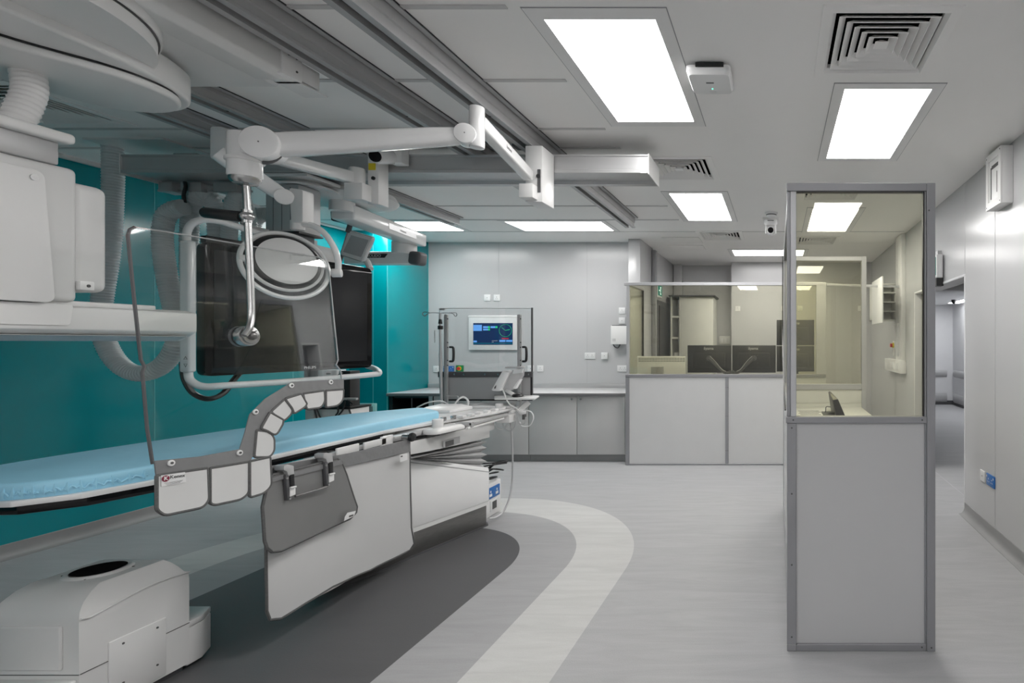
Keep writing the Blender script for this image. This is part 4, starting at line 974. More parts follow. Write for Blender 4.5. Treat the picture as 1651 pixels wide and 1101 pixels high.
for y, z in ((2.39, 2.80), (2.43, 2.74), (2.43, 2.80)): MB().cyl((-2.207, y, z), (-2.204, y, z), .005, seg=10).build('bolt', 'ink', t)
MB().prism([PX(350, 14, -2.2145), PX(363, 21, -2.2145), PX(351, 8, -2.2145)], (.0015, 0, 0)).build('arrow_mark', 'ink', t)
MB().cyl((-2.80, 1.62, 2.655), (-2.80, 1.62, 2.71), .60, seg=96).build('turntable', 'equip', t, bevel=.006)
MB().cyl((-2.80, 1.62, 2.65), (-2.80, 1.62, 2.658), .594, seg=96).build('turntable_gap', 'black', t)
MB().cyl((-2.80, 1.62, 2.60), (-2.80, 1.62, 2.651), .588, seg=96).build('turntable_rim', 'equip', t)
def slab(pts, z0, z1): return MB().prism([(x, y, z0) for x, y in [p.xy for p in smooth([(*p, 0) for p in pts], 6, closed=True)]], (0, 0, z1-z0))
up = [(-2.95, .9), (-2.52, 1.2), (-2.475, 1.7), (-2.485, 2.02), (-2.55, 2.25), (-2.65, 2.39), (-2.82, 2.45), (-3.02, 2.38), (-3.16, 2.1), (-3.25, 1.5)]
slab(up, 2.563, 2.685).build('arm_housing', 'equip', t, bevel=.014, seg=3, ang=50)
lo = [(-3.0, 1.0), (-2.75, 1.4), (-2.68, 1.80), (-2.55, 2.04), (-2.545, 2.22), (-2.64, 2.34), (-2.80, 2.375), (-2.95, 2.30), (-3.03, 2.06), (-3.2, 1.5)]
slab(lo, 2.525, 2.557).build('lower_disc', 'equip', t, bevel=.012, seg=3, ang=50)
slab([((x+2.85)*.985-2.85, (y-1.7)*.99+1.7) for x, y in lo], 2.556, 2.564).build('seam_gap', 'black', t)
def rib(pts, r, nm):
    h = hose(pts, r, None, mat_='white'); h.name = nm; h.parent = t; h.location = -t.location
rib([(-2.96, 1.80, 2.53), (-2.95, 1.84, 2.45), (-2.91, 1.90, 2.34), (-2.89, 1.92, 2.29)], .060, 'ribbed_sleeve')
rib([(-2.86, 2.02, 2.53), (-2.84, 2.01, 2.45), (-2.83, 1.975, 2.34), (-2.84, 1.96, 2.29)], .046, 'ribbed_sleeve')
rib([(-2.95, 1.7, 2.53), (-2.95, 1.75, 2.42), (-2.92, 1.8, 2.29)], .06, 'ribbed_sleeve')
MB().box(-3.15, -2.69, 1.35, 2.035, 2.255, 2.295).build('head_lid', 'white', t, bevel=.014, seg=3)
MB().box(-3.12, -2.72, 1.40, 2.005, 2.17, 2.256).build('head_neck', 'alu', t, bevel=.006)
MB().box(-3.15, -2.725, 1.35, 2.065, 1.655, 2.172).build('head_body', 'equip', t, bevel=.02, seg=3)
MB().box(-3.10, -2.73, 2.05, 2.165, 1.70, 2.125).build('head_shoulder', 'equip', t, bevel=.03, seg=4)
q = rounded([(-2.722, 1.35, 2.13), (-2.722, 1.955, 2.13), (-2.722, 1.985, 1.648), (-2.722, 1.35, 1.648)], .03)
MB().prism(q, (.018, 0, 0)).build('access_panel', 'white', t, bevel=.005)
MB().cyl((-2.704, 1.925, 2.10), (-2.700, 1.925, 2.10), .011, seg=18).build('panel_screw', 'alu', t)
MB().box(-2.735, -2.713, 2.06, 2.105, 1.705, 1.74).build('latch', 'white', t, bevel=.004)
MB().cyl((-2.713, 2.085, 1.722), (-2.711, 2.085, 1.722), .006, seg=12).build('panel_screw', 'ink', t)
prof = [(-2.75, 1.535), (-2.73, 1.55), (-2.73, 1.635), (-2.78, 1.648), (-3.08, 1.648), (-3.12, 1.6), (-3.08, 1.508), (-2.80, 1.508)]
MB().prism([(x, .7, z) for x, z in prof], (0, 1.79, 0)).build('beam', 'equip', t, bevel=.004)
MB().box(-3.05, -2.745, 1.95, 2.34, 1.64, 1.662).build('beam_step', 'equip', t, bevel=.006)
q = [(-2.7285, 1.7, 1.565), (-2.7285, 2.04, 1.565), (-2.7285, 2.05, 1.645), (-2.7285, 1.7, 1.645)]
MB().prism(rounded(q, .012), (.003, 0, 0)).build('beam_cover', 'white', t)
MB().prism([(-2.749, .7, 1.53), (-2.749, 2.46, 1.53), (-2.799, 2.46, 1.5085), (-2.799, .7, 1.5085)], (.004, 0, -.003)).build('lower_strip', 'alu', t)

# ================================================================== FLOOR UNIT
t = thing('floor_unit', 'white moulded floor unit with a round hole in its sloping-shouldered top', 'equipment base', (-2.87, 2.24, .02))
lv_ = [(.03, -3.05, -2.70, 2.046, 2.43), (.215, -3.05, -2.70, 2.046, 2.43), (.40, -3.05, -2.70, 2.046, 2.43), (.43, -3.05, -2.702, 2.048, 2.428), (.455, -3.05, -2.712, 2.058, 2.42), (.48, -3.05, -2.727, 2.08, 2.41), (.505, -3.05, -2.748, 2.12, 2.398), (.52, -3.045, -2.768, 2.163, 2.388)]
rings = []
for z, xa, xb, ya, yb in lv_:
    wv = lambda x, y: (0.016*math.sin((y-2.046)/.384*math.pi*1.3-1.2)) if .39 < z < .45 else 0
    rings.append([(xa, ya, z), ((xa+xb)/2, ya, z), (xb, ya, z), (xb, ya+(yb-ya)*.33, z+wv(xb, ya+(yb-ya)*.33)), (xb, ya+(yb-ya)*.66, z+wv(xb, ya+(yb-ya)*.66)), (xb, yb, z+(.02 if .39 < z < .45 else 0)), ((xa+xb)/2, yb, z), (xa, yb, z)])
MB().loft(rings).build('moulded_cover', 'equip', t, ang=26)
b = MB(); b.tube([(-2.697, 2.05, .429)]+[(-2.699, 2.046+.384*k/12, .432+.016*math.sin(k/12*math.pi*1.3-1.2)+.012*k/12) for k in range(1, 13)], .0035, 8)
b.build('shoulder_crease', 'equip', t)
b = MB(); b.box(-2.702, -2.6985, 2.05, 2.43, .2135, .2165); b.box(-3.05, -2.70, 2.0445, 2.048, .2135, .2165); b.build('seam', 'ink', t)
hc = Vector((-2.912, 2.272, .52))
MB().rot([(.078, .0), (.08, .008), (.088, .010), (.095, .007), (.10, 0)], hc, seg=48).build('hole_collar', 'equip', t, ang=60)
MB().rot([(.0, .006), (.070, .006), (.079, .0105)], hc, seg=48).build('hole', 'hole', t)  # raised black disc stands in for the shaded inside of the hole
b = MB()
for a in (.5, 2.1, 3.7, 5.2): b.cyl(hc+Vector((math.cos(a)*.106, math.sin(a)*.094, -.002)), hc+Vector((math.cos(a)*.106, math.sin(a)*.094, .002)), .004, seg=8)
b.build('collar_screw', 'ink', t)
MB().box(-2.702, -2.694, 2.135, 2.335, .04, .29).build('service_panel', 'equip', t, bevel=.004)
b = MB()
for y, z in ((2.18, .262), (2.30, .262), (2.30, .10), (2.18, .10)): b.cyl((-2.695, y, z), (-2.692, y, z), .0045, seg=8)
b.build('panel_screw', 'ink', t)
MB().box(-3.00, -2.76, 2.036, 2.05, .235, .405).build('front_panel', 'equip', t, bevel=.008, seg=3)
MB().box(-3.05, -2.705, 1.88, 2.05, .03, .20).build('front_step', 'equip', t, bevel=.012, seg=3)
MB().prism([(-3.0, 2.42, .02), (-2.70, 2.42, .02), (-2.705, 2.49, .02), (-2.755, 2.575, .02), (-3.0, 2.575, .02)], (0, 0, .17)).build('rear_block', 'equip', t, bevel=.006)
MB().prism([(-3.0, 2.42, .192), (-2.70, 2.42, .192), (-2.705, 2.49, .192), (-2.755, 2.575, .192), (-3.0, 2.575, .192)], (0, 0, .028)).build('rear_lid', 'equip', t, bevel=.006)
MB().box(-3.03, -2.72, 1.9, 2.42, 0, .032).build('foot_plate', 'darkgrey', t)

# ================================================================== PATIENT TABLE
t = thing('patient_table', 'long white patient table on a sloping white and steel pedestal', 'operating table', (-2.75, 3.9, 0))
mo = [(-2.615, 3.55), (-2.615, 2.75), (-2.63, 2.35), (-2.70, 2.06), (-2.82, 1.95), (-3.02, 1.93), (-3.22, 1.98), (-3.33, 2.18), (-3.345, 2.6), (-3.28, 3.2), (-3.16, 3.8), (-3.06, 4.3)]
top = [(-2.37, 4.94), (-2.375, 4.45), (-2.44, 4.15), (-2.53, 3.85), (-2.60, 3.5)]+[(x+(.012 if x > -2.9 else -.012), y-(.012 if y < 2.1 else 0)) for x, y in mo[1:]]+[(-3.03, 4.6), (-3.01, 4.94)]
MB().prism([(x, y, .895) for x, y in top], (0, 0, .022)).build('table_top', 'whitegloss', t, bevel=.004)
mid = [(x, y) for x, y in top if y < 3.6]
cu = [((x+2.95)*.985-2.95, y+.02 if y < 2.1 else y) for x, y in mid]
MB().prism([(x, y, .862) for x, y in cu], (0, 0, .034)).build('carbon_underside', 'blackgloss', t, bevel=.004)
MB().box(-3.06, -2.63, 3.45, 4.90, .80, .896).build('upper_carriage', 'white', t, bevel=.012, seg=3)
# tapering curved covers of the carriage
def cover(name, m, sect, z0f, z1f, bev=.008):
    rings = []
    for y, x1 in sect:
        xl = -5.5-x1; z0, z1 = z0f(y), z1f(y)
        rings.append([(xl, y, z0), (x1, y, z0), (x1, y, z1), (xl, y, z1)])
    return MB().loft(rings).build(name, m, t, bevel=bev, seg=2)
sec = [(3.30, -2.60), (3.54, -2.53), (3.8, -2.485), (4.1, -2.46), (4.52, -2.455)]
cover('carriage_cover', 'white', [(3.64, -2.62), (3.80, -2.53), (4.0, -2.47), (4.3, -2.43), (4.62, -2.42)], lambda y: .83-.0*(y-3.5), lambda y: .885)
cover('cover_seam', 'black', [(y, x-.008) for y, x in sec], lambda y: .818, lambda y: .832, 0)
cover('lower_cover', 'equip', sec, lambda y: .735-.045*(y-3.5), lambda y: .82)
MB().box(-3.0, -2.47, 4.3, 4.62, .74, .82).build('cover_step', 'equip', t, bevel=.006)
MB().box(-2.4635, -2.4585, 3.92, 4.02, .725, .765).build('switch_plate', 'ink', t)
MB().box(-2.4645, -2.46, 3.90, 4.16, .722, .775).build('switch_frame', 'equip_grey', t)
# bellows
rings = []; n = 9
for k in range(n):
    f = k/(n-1); o_ = 0 if k % 2 else .035
    z = lambda y: (.735-.045*(y-3.5)-.02)*(1-f)+(.69-.31*(y-3.62)+.01)*f
    rings.append([(x, y, z(y)) for x, y in ((-3.02-o_, 3.40), (-2.56+o_, 3.40), (-2.50+o_, 3.8), (-2.47+o_, 4.40+o_), (-3.05-o_, 4.40+o_))])
MB().loft(rings).build('bellows', 'equip_grey', t, sm=False)
# pedestal
ped = [(-2.75, 3.22), (-2.65, 3.30), (-2.59, 3.45), (-2.545, 3.68), (-2.47, 3.95), (-2.385, 4.25), (-2.365, 4.34), (-2.40, 4.39), (-3.10, 4.39), (-3.14, 4.34), (-3.11, 4.2), (-3.0, 3.9), (-2.95, 3.65), (-2.91, 3.45), (-2.85, 3.30)]
zt = lambda y: .70-.345*(y-3.68)
bot = lambda y: .20
R0 = [(x, y, .205) for x, y in ped]; R1 = [(x, y, zt(y)-.03) for x, y in ped]; R2 = [((x+2.75)*.985-2.75, y, zt(y)) for x, y in ped]
MB().loft([R0, R1, R2]).build('pedestal_cover', 'whitegloss', t, bevel=.004, ang=40)
MB().loft([[(x+(.0012 if x > -2.75 else 0), y-.001, zt(y)-.036) for x, y in ped], [(x+(.0012 if x > -2.75 else 0), y-.001, zt(y)-.032) for x, y in ped]]).build('cover_line', 'edge', t)
MB().prism([((x+2.75)*.985-2.75, y*.99+.04, .172) for x, y in ped], (0, 0, .034)).build('pedestal_chamfer', 'equip', t)
MB().prism([((x+2.75)*.955-2.75, y*.985+.055, .0) for x, y in ped], (0, 0, .175)).build('steel_plinth', 'brushed', t, bevel=.002)
MB().prism([((x+2.75)*.985-2.75, y*.99+.04, .0) for x, y in ped], (0, 0, .012)).build('floor_seal', 'darkgrey', t)
MB().box(-2.62, -2.60, 3.85, 3.90, .642, .65).build('badge', 'ink', t)
# side rail, brackets and knob
MB().box(-2.545, -2.525, 2.52, 3.95, .850, .875).build('side_rail', 'alu', t, bevel=.003)
for y0, y1 in ((2.56, 2.60), (3.05, 3.09), (3.5, 3.54)): MB().box(-2.62, -2.54, y0, y1, .853, .870).build('rail_support', 'steel', t, bevel=.002)
for y0, y1, z0, z1 in ((3.02, 3.18, .835, .895), (3.22, 3.40, .848, .89), (3.36, 3.46, .83, .90)): MB().box(-2.524, -2.512, y0, y1, z0, z1).build('rail_bracket', 'white', t, bevel=.003)
MB().box(-2.56, -2.50, 3.46, 3.72, .852, .884).build('rail_block', 'alu', t, bevel=.004)
MB().cyl((-2.50, 3.535, .868), (-2.455, 3.535, .868), .02, seg=16).build('knob_stem', 'steel', t)
MB().rot([(.012, 0), (.028, .004), (.031, .014), (.026, .026), (.0, .03)], (-2.455, 3.535, .868), (1, 0, 0), 14).build('knob', 'black', t)
MB().box(-2.362, -2.342, 4.05, 4.60, .862, .886).build('foot_rail', 'alu', t, bevel=.003)
MB().box(-2.50, -2.34, 4.05, 4.08, .85, .89).build('foot_rail_end', 'alu', t, bevel=.003)
MB().tube([(-2.36, 4.02, .845), (-2.36, 4.55, .85)], .012, 10).build('lower_tube', 'white', t)
MB().obox((-3.0, 4.93, .925), (-2.39, 4.93, .93), .03, .02).build('end_rail', 'whitegloss', t, bevel=.005)
MB().box(-2.75, -2.42, 4.70, 4.93, .917, .935).build('end_plate', 'white', t, bevel=.004)
for k in range(7): MB().box(-2.475+.007*k, -2.425+.007*k, 4.08+.105*k, 4.13+.105*k, .917, .935).build('strap_clip', 'white', t, bevel=.004)
for k in range(2): MB().box(-2.50+.02*k, -2.47+.02*k, 3.92+.09*k, 3.95+.09*k, .917, .945).build('metal_clip', 'steel', t, bevel=.003)

m_ = mat('mattress_cloth', (.35, .69, .88), .5, var=.02, nscale=2.0, bump=.10, bscale=7)
M['mattress'] = m_
mt = [(x-(.01 if x > -2.9 else -.01), y) for x, y in mo]
mt = [(-2.575, 4.04), (-2.605, 3.6)]+mt[1:-1]+[(-3.07, 4.0), (-2.86, 4.27)]
q = [Vector((*mt[0], 0))]+smooth([(*p, 0) for p in mt[1:-1]], 8, closed=False)+[Vector((*mt[-1], 0))]
q = rounded([(p.x, p.y, 0) for p in q], [.045]+[.01]*(len(q)-2)+[.045], 3)
bm_ = MB()
def sc(f, z): return [((p.x+2.95)*f-2.95, (p.y-3.0)*(1-(1-f)*.4)+3.0, z) for p in q]
bm_.loft([sc(.995, .918), sc(1.0, .925), sc(1.003, .952), sc(1.0, .966), sc(.985, .976), sc(.95, .979)])
mo_ = bm_.build('mattress', 'mattress', None, ang=60)
random.seed(3)
tag(mo_, 'pale blue covered mattress lying on the long white patient table', 'mattress')
# creased hem of the cover around the head end
rim = [p for p in q if p.y < 2.25]
def on_rim(p, z, f=1.006): return ((p.x+2.95)*f-2.95, (p.y-3.0)*(1-(1-f)*.4)+3.0, z)
MB().tube(smooth([on_rim(p, .940+.005*math.sin(k*2.1)+.004*math.sin(k*5.3)) for k, p in enumerate(rim)], 3), .0042, 6).build('cover_hem', 'mattress', mo_)
for k in range(1, len(rim)-2, 5):
    a, c = rim[k], rim[k+1]
    MB().tube(smooth([on_rim(a, .922, 1.003), on_rim(a.lerp(c, .4), .940, 1.006), on_rim(a.lerp(c, .2+.3*(k % 2)), .964, 1.002)], 4), .005, 6, rfun=lambda i: .0058-abs(i-4)*.001).build('fold', 'mattress', mo_)

# hanging drape and grey pad
XD = -2.468
def px3(lst, x): return [PX(a, c, x) for a, c in lst]
def sheet(lst, xf, th, name, m, parent, n=8, bevel=.0015):
    """a hanging cloth: outline in the picture of a plane x = const, waved by xf(y, z)"""
    o = lst; bm = bmesh.new(); vs = [bm.verts.new(p) for p in o]; f = bm.faces.new(vs)
    bmesh.ops.triangulate(bm, faces=[f])
    for _ in range(3): bmesh.ops.subdivide_edges(bm, edges=[e for e in bm.edges if e.calc_length() > .06], cuts=1, use_grid_fill=True)
    bmesh.ops.triangulate(bm, faces=bm.faces[:])
    g = bmesh.ops.extrude_face_region(bm, geom=bm.faces[:]); bmesh.ops.translate(bm, verts=[v for v in g['geom'] if isinstance(v, bmesh.types.BMVert)], vec=(-th, 0, 0))
    for v in bm.verts: v.co.x += xf(v.co.y, v.co.z)
    mb = MB(); mb.bm.free(); mb.bm = bm
    return mb.build(name, m, parent, ang=60)
t = thing('hanging_drape', 'pale rectangular lead drape with dark edging hanging from the table rail almost to the floor', 'drape', (XD, 3.1, .86))
dl = [(430, 765), (428, 850), (427.5, 985), (432, 999), (448, 997), (486, 973), (533, 946), (573, 930), (604, 919), (636, 901), (659, 887), (665, 876), (661.5, 850), (660.5, 722)]
wave = lambda y, z: .022*math.sin((y-2.5)*6.2)*min(1, (.88-z)*1.6)+.010*math.sin(y*13)*max(0, .5-z)
D3 = px3(dl, XD)
sheet(D3, wave, .006, 'drape_sheet', 'drape', t)
edge = [Vector(p) for p in D3]; ed = []
for a, c in zip(edge[:-1], edge[1:]):
    for k in range(6): ed.append(a.lerp(c, k/6))
ed.append(edge[-1])
MB().tube([p+Vector((wave(p.y, p.z)-.002, 0, 0)) for p in ed], .0065, 6).build('edging', 'piping', t)
tb = px3([(430, 752), (430, 775), (548, 754), (660.5, 728), (660.5, 708), (600, 722), (548, 733)], XD+.006)
MB().prism(tb, (.006, 0, 0)).build('top_band', 'vinyl', t, bevel=.001, seg=1)
q = px3([(644, 733), (656.5, 730), (657, 741), (645, 745)], XD+.035); MB().prism(q, (.001, 0, 0)).build('small_tag', 'label', t)
q = px3([(646, 735), (649, 734.3), (649, 736.5), (646, 737)], XD+.037); MB().prism(q, (.001, 0, 0)).build('tag_mark', 'ink', t)
t = thing('hanging_pad', 'smaller mid-grey pad with slanting lower edge clamped in front of the pale drape', 'pad', (-2.44, 2.9, .8))
XP = -2.415
pl = [(441, 766), (431, 786), (423.5, 817), (425.5, 872), (429, 883), (437, 889.5), (451, 888), (510, 862), (568, 836), (577, 826), (578, 817), (574, 806), (560, 765), (551, 744), (544, 739), (500, 751)]
wp = lambda y, z: .012*math.sin((y-2.4)*7+1)*min(1, (.86-z)*2.5)
q3 = px3(pl, XP); sheet(q3, wp, .010, 'pad_sheet', 'pad', t)
ed = []
for a, c in zip(q3, q3[1:]+q3[:1]):
    for k in range(6): ed.append(a.lerp(c, k/6))
MB().tube([p+Vector((wp(p.y, p.z)-.005, 0, 0)) for p in ed], .0075, 6, closed=True).build('edging', 'piping', t)
MB().prism(px3([(434, 771), (434, 778), (552, 748), (549, 741)], XP+.003), (.004, 0, 0)).build('top_hem', 'vinyl', t)
q = px3([(556, 833), (560, 826.5), (573.5, 823.5), (570.5, 832), (554.5, 840)], XP+.013); MB().prism(q, (.001, 0, 0)).build('small_tag', 'label', t)
q = px3([(563, 831), (570, 829), (569.5, 831.5), (562.5, 834)], XP+.0145); MB().prism(q, (.001, 0, 0)).build('tag_mark', 'ink', t)
xk = -2.395
for (cx_, cy_), s in (((466, 778), 1.0), ((529, 757), .93)):
    def o3(a, c, x=xk): return PX(cx_+a*s, cy_+c*s, x)
    MB().prism([o3(-8, -27), o3(-2, -29.5), o3(8, -27), o3(9, -12), o3(-1, -10), o3(-3, -18), o3(-8, -20)], (-.05, 0, 0)).build('clamp_hook', 'alu', t, bevel=.003)
    MB().prism([o3(-5, -12), o3(0, -13), o3(3, 27), o3(-2, 29)], (-.02, 0, 0)).build('clamp_strap', 'darkgrey', t, bevel=.002)
    MB().prism([o3(2, -12, xk+.004), o3(9, -14, xk+.004), o3(10, 7, xk+.004), o3(3, 9, xk+.004)], (-.02, 0, 0)).build('clamp_body', 'black', t, bevel=.003)
    MB().prism([o3(2, 10, xk+.004), o3(11, 8, xk+.004), o3(11, 19, xk+.004), o3(2, 23, xk+.004)], (-.022, 0, 0)).build('clamp_block', 'white', t, bevel=.003)
    MB().tube([o3(2, 8.5, xk+.012), o3(11, 6.5, xk+.012)], .005, 8).build('clamp_pin', 'label', t)
    for a, c in ((-4.5, -7), (0, 26)): MB().cyl(o3(a, c), o3(a, c)+Vector((.006, 0, 0)), .006, seg=12).build('bolt', 'steel', t)
MB().tube([PX(476, 800, xk), PX(527, 784.5, xk)], .006, 10).build('clamp_rod', 'steel', t)

# ================================================================== ON AND AROUND THE FOOT END
t = thing('hand_control', 'white hand control with a round cap on the table rail beside the mattress', 'control', (-2.45, 3.9, .86))
q = rounded([(-2.53, 3.74, .868), (-2.41, 3.74, .868), (-2.37, 4.04, .868), (-2.49, 4.04, .868)], .04)
MB().loft([[(p.x, p.y, .845) for p in q], [(p.x, p.y, .868) for p in q], [((p.x+2.45)*.8-2.45, (p.y-3.89)*.85+3.89, .885) for p in q]]).build('body', 'white', t, bevel=.006)
MB().box(-2.50, -2.40, 3.76, 3.95, .838, .846).build('underside', 'darkgrey', t)
MB().cyl((-2.465, 3.84, .883), (-2.465, 3.84, .945), .036, seg=28).build('cap', 'white', t, bevel=.006)
MB().cyl((-2.465, 3.84, .895), (-2.465, 3.84, .90), .0365, seg=28).build('cap_line', 'equip', t)
t = thing('foot_control', 'low white wedge control lying on the table behind the mattress end', 'control', (-2.8, 4.5, .917))
MB().loft([[(-2.98, 4.36, .918), (-2.70, 4.36, .918), (-2.66, 4.62, .918), (-2.95, 4.62, .918)], [(-2.98, 4.36, .935), (-2.70, 4.36, .938), (-2.66, 4.62, .945), (-2.95, 4.62, .945)], [(-2.93, 4.42, .965), (-2.76, 4.42, .965), (-2.74, 4.58, .97), (-2.92, 4.58, .97)]]).build('body', 'white', t, bevel=.006)
MB().tube(smooth([P(672, 657, 4.7), P(690, 649, 4.7), P(712, 647, 4.7), P(727, 655, 4.65)], 6), .006, 8).build('cable', 'white', t)
MB().tube(smooth([P(730, 655, 4.6), P(740, 643, 4.6), P(748, 640, 4.62), P(755, 647, 4.65), P(752, 657, 4.65), P(744, 657, 4.6)], 6), .008, 8).build('cable', 'white', t)

YS = 4.99
t = thing('clear_screen', 'clear upright screen with grey lower half and black handles beyond the patient table', 'radiation screen', P(782, 650, YS))
def sbox(b, x0, y0, x1, y1, ya, yb):
    a, c = P(x0, y1, YS), P(x1, y0, YS); return b.box(a.x, c.x, ya, yb, a.z, c.z)
sbox(MB(), 708, 497, 857, 604, YS, YS+.012).build('clear_pane', 'clear', t, sm=False)
sbox(MB(), 856.5, 496, 858.5, 645, YS-.002, YS+.014).build('pane_edge', 'darkgrey', t); sbox(MB(), 708, 496.6, 857, 497.4, YS, YS+.012).build('pane_edge', 'alu', t)
sbox(MB(), 707, 599, 859, 608, YS-.012, YS).build('clamp_bar', 'darkgrey', t, bevel=.003)
sbox(MB(), 713, 608, 858, 645, YS, YS+.01).build('lower_panel', 'equip_grey', t)
b = MB(); sbox(b, 712, 643.5, 858, 646, YS-.003, YS+.012); sbox(b, 712, 608, 714, 646, YS-.003, YS+.012); sbox(b, 855.5, 608, 858, 646, YS-.003, YS+.012); b.build('lower_edge', 'black', t)
for x in (722, 839.5):
    q = P(x, 0, YS-.03)
    MB().prism(rounded([(P(x-2.6, 0, YS).x, YS-.035, P(0, 660 if x < 800 else 656, YS).z), (P(x+2.6, 0, YS).x, YS-.035, P(0, 660 if x < 800 else 656, YS).z), (P(x+2.6, 0, YS).x, YS-.035, P(0, 507, YS).z), (P(x-2.6, 0, YS).x, YS-.035, P(0, 507, YS).z)], [.001, .001, .012, .012]), (0, .022, 0)).build('upright', 'equip_grey', t, bevel=.003)
    b = MB()
    for py in (514, 552, 560, 581, 589): c = P(x, py, YS-.035); b.cyl(c, c-Vector((0, .003, 0)), .006, seg=10)
    b.build('bolt', 'darkgrey', t)
    q = [P(x+3.5, 559.5, YS-.03), P(x+8, 560, YS-.045), P(x+9.2, 565, YS-.05), P(x+9.2, 577, YS-.05), P(x+8, 582, YS-.045), P(x+3.5, 582.5, YS-.03)]
    MB().tube(smooth(q, 5), .011, 10).build('handle', 'black', t)
for px in (733, 748, 782, 803, 852.5): c = P(px, 603.5, YS-.012); MB().cyl(c, c-Vector((0, .004, 0)), .0085, seg=14).build('bolt', 'steel', t)
sbox(MB(), 708.5, 497.5, 717, 500.5, YS-.002, YS-.0005).build('maker_label', 'equip_grey', t)
t = thing('drip_pole', 'slim steel drip pole with two wire hooks and black clamps beside the clear screen', 'drip stand', P(711, 652, 4.9))
yd = 4.90
MB().cyl(P(712, 655, yd), P(710, 570, yd), .0135, seg=14).build('lower_pole', 'alu', t); MB().cyl(P(710, 575, yd), P(709.5, 504, yd), .009, seg=12).build('upper_pole', 'alu', t)
MB().cyl(P(710, 531, yd), P(710, 525, yd), .022, seg=14).build('clamp', 'black', t, bevel=.003); MB().cyl(P(710, 522, yd), P(710, 514.5, yd), .018, r2=.012, seg=14).build('clamp', 'black', t, bevel=.003)
MB().tube(smooth([P(710, 504.5, yd), P(698, 504, yd), P(691, 505, yd), P(686, 509, yd), P(682.5, 508.5, yd), P(681.5, 505, yd), P(684.5, 503, yd), P(692, 503.7, yd)], 5), .003, 6).build('hook', 'darkgrey', t)
MB().tube(smooth([P(710, 504.5, yd), P(722, 504.5, yd), P(730, 505.5, yd), P(734, 510, yd), P(736.5, 508, yd), P(735.5, 504.5, yd), P(731, 504, yd), P(722, 504.5, yd)], 5), .003, 6).build('hook', 'darkgrey', t)
sbox(MB(), 711.5, 533, 713.5, 552, yd-.016, yd-.014).build('scale_label', 'label', t)
MB().tube(smooth([P(720, 638, yd), P(735, 638, yd), P(738.5, 641, yd), P(738, 656, yd)], 5), .005, 8).build('side_hook', 'alu', t)

t = thing('instrument_tray', 'white tray shelf on a folding white bracket at the foot of the patient table', 'tray', P(836, 650, 4.8))
q = rounded([P(797, 643, 4.75), P(863, 644, 4.75), P(870, 641, 5.0), P(800, 641.5, 5.0)], .02)
zt_ = P(0, 641.5, 4.85).z
q = rounded([(P(797, 0, 4.68).x, 4.68, zt_), (P(862, 0, 4.68).x, 4.68, zt_), (P(870, 0, 4.95).x, 4.95, zt_), (P(797, 0, 4.95).x, 4.95, zt_)], .03)
MB().prism(q, (0, 0, .014)).build('tray_top', 'label', t, bevel=.004)
MB().obox(P(853, 648, 4.8), P(835, 664, 4.75), .03, .045).build('fold_arm', 'white', t, bevel=.008)
MB().obox(P(836, 646, 4.8), P(836, 655, 4.8), .035, .035, up=(0, 1, 0)).build('fold_arm', 'alu', t, bevel=.004)
MB().cyl(P(838, 664, 4.72), P(846, 666, 4.72), .028, seg=18).build('pivot', 'white', t, bevel=.005)
MB().cyl(P(805, 650, 4.72), P(805, 668, 4.72), .034, seg=22).build('post', 'white', t, bevel=.006)
MB().cyl(P(805, 668, 4.72), P(805, 676, 4.72), .042, seg=22).build('post_collar', 'white', t, bevel=.006)
MB().cyl(P(826, 668, 4.75), P(818, 660, 4.75), .045, r2=.03, seg=22).build('hinge_boss', 'whitegloss', t, bevel=.01)
MB().box(-2.45, -2.33, 4.60, 4.72, .80, .87).build('rail_clamp', 'white', t, bevel=.005)
MB().box(P(843.5, 0, 4.7).x, P(847, 0, 4.7).x, 4.68, 4.72, P(0, 676, 4.7).z, P(0, 668, 4.7).z).build('plug', 'ink', t)
for i, pts in enumerate(([(800, 668), (797, 680), (802, 690), (812, 691), (818, 682), (817, 672)], [(812, 672), (811, 686), (818, 694), (827, 692), (832, 680), (830, 670)], [(844, 661), (856, 664), (860, 674), (854, 686), (842, 687), (838, 680)], [(835, 672), (838, 683), (846, 682), (848, 672)], [(817, 645), (822, 652), (832, 658), (838, 664)])):
    MB().tube(smooth([P(x, y, 4.70-.015*i) for x, y in pts], 6), .0055, 8).build('cable', 'label' if i % 2 == 0 else 'alu', t)
MB().tube(smooth([P(817, 670, 4.7), P(822.5, 680, 4.7), P(825, 700, 4.7), P(826.5, 740, 4.7), P(826, 770, 4.7), P(822, 800, 4.65), P(812, 824, 4.55), P(800, 834, 4.46), P(789, 836, 4.42)], 8), .0075, 10).build('long_cable', 'alu', t)
t = thing('tilted_controller', 'white tilted control head with a dark back plate above the tray', 'controller', P(820, 620, 4.82))
q = rounded([P(791, 630, 4.70), P(806, 631, 4.70), P(821, 600, 4.78), P(810, 597, 4.78)], .02)
MB().prism(q, (.02, .09, 0)).build('front_case', 'label', t, bevel=.008)
q = [P(812, 625, 4.72), P(826, 596, 4.80), P(843, 595, 4.82), P(842, 606, 4.82), P(824, 630, 4.75)]
MB().prism(q, (.005, .03, 0)).build('back_plate', 'equip_grey', t, bevel=.004)
MB().obox(P(815, 592.5, 4.80), P(846, 592, 4.84), .05, .018).build('top_lip', 'equip_grey', t, bevel=.005)
q = [P(828, 596, 4.79), P(843, 595, 4.79), P(842, 601, 4.79), P(826, 603, 4.79)]; MB().prism(q, (0, .01, 0)).build('name_strip', 'label', t)
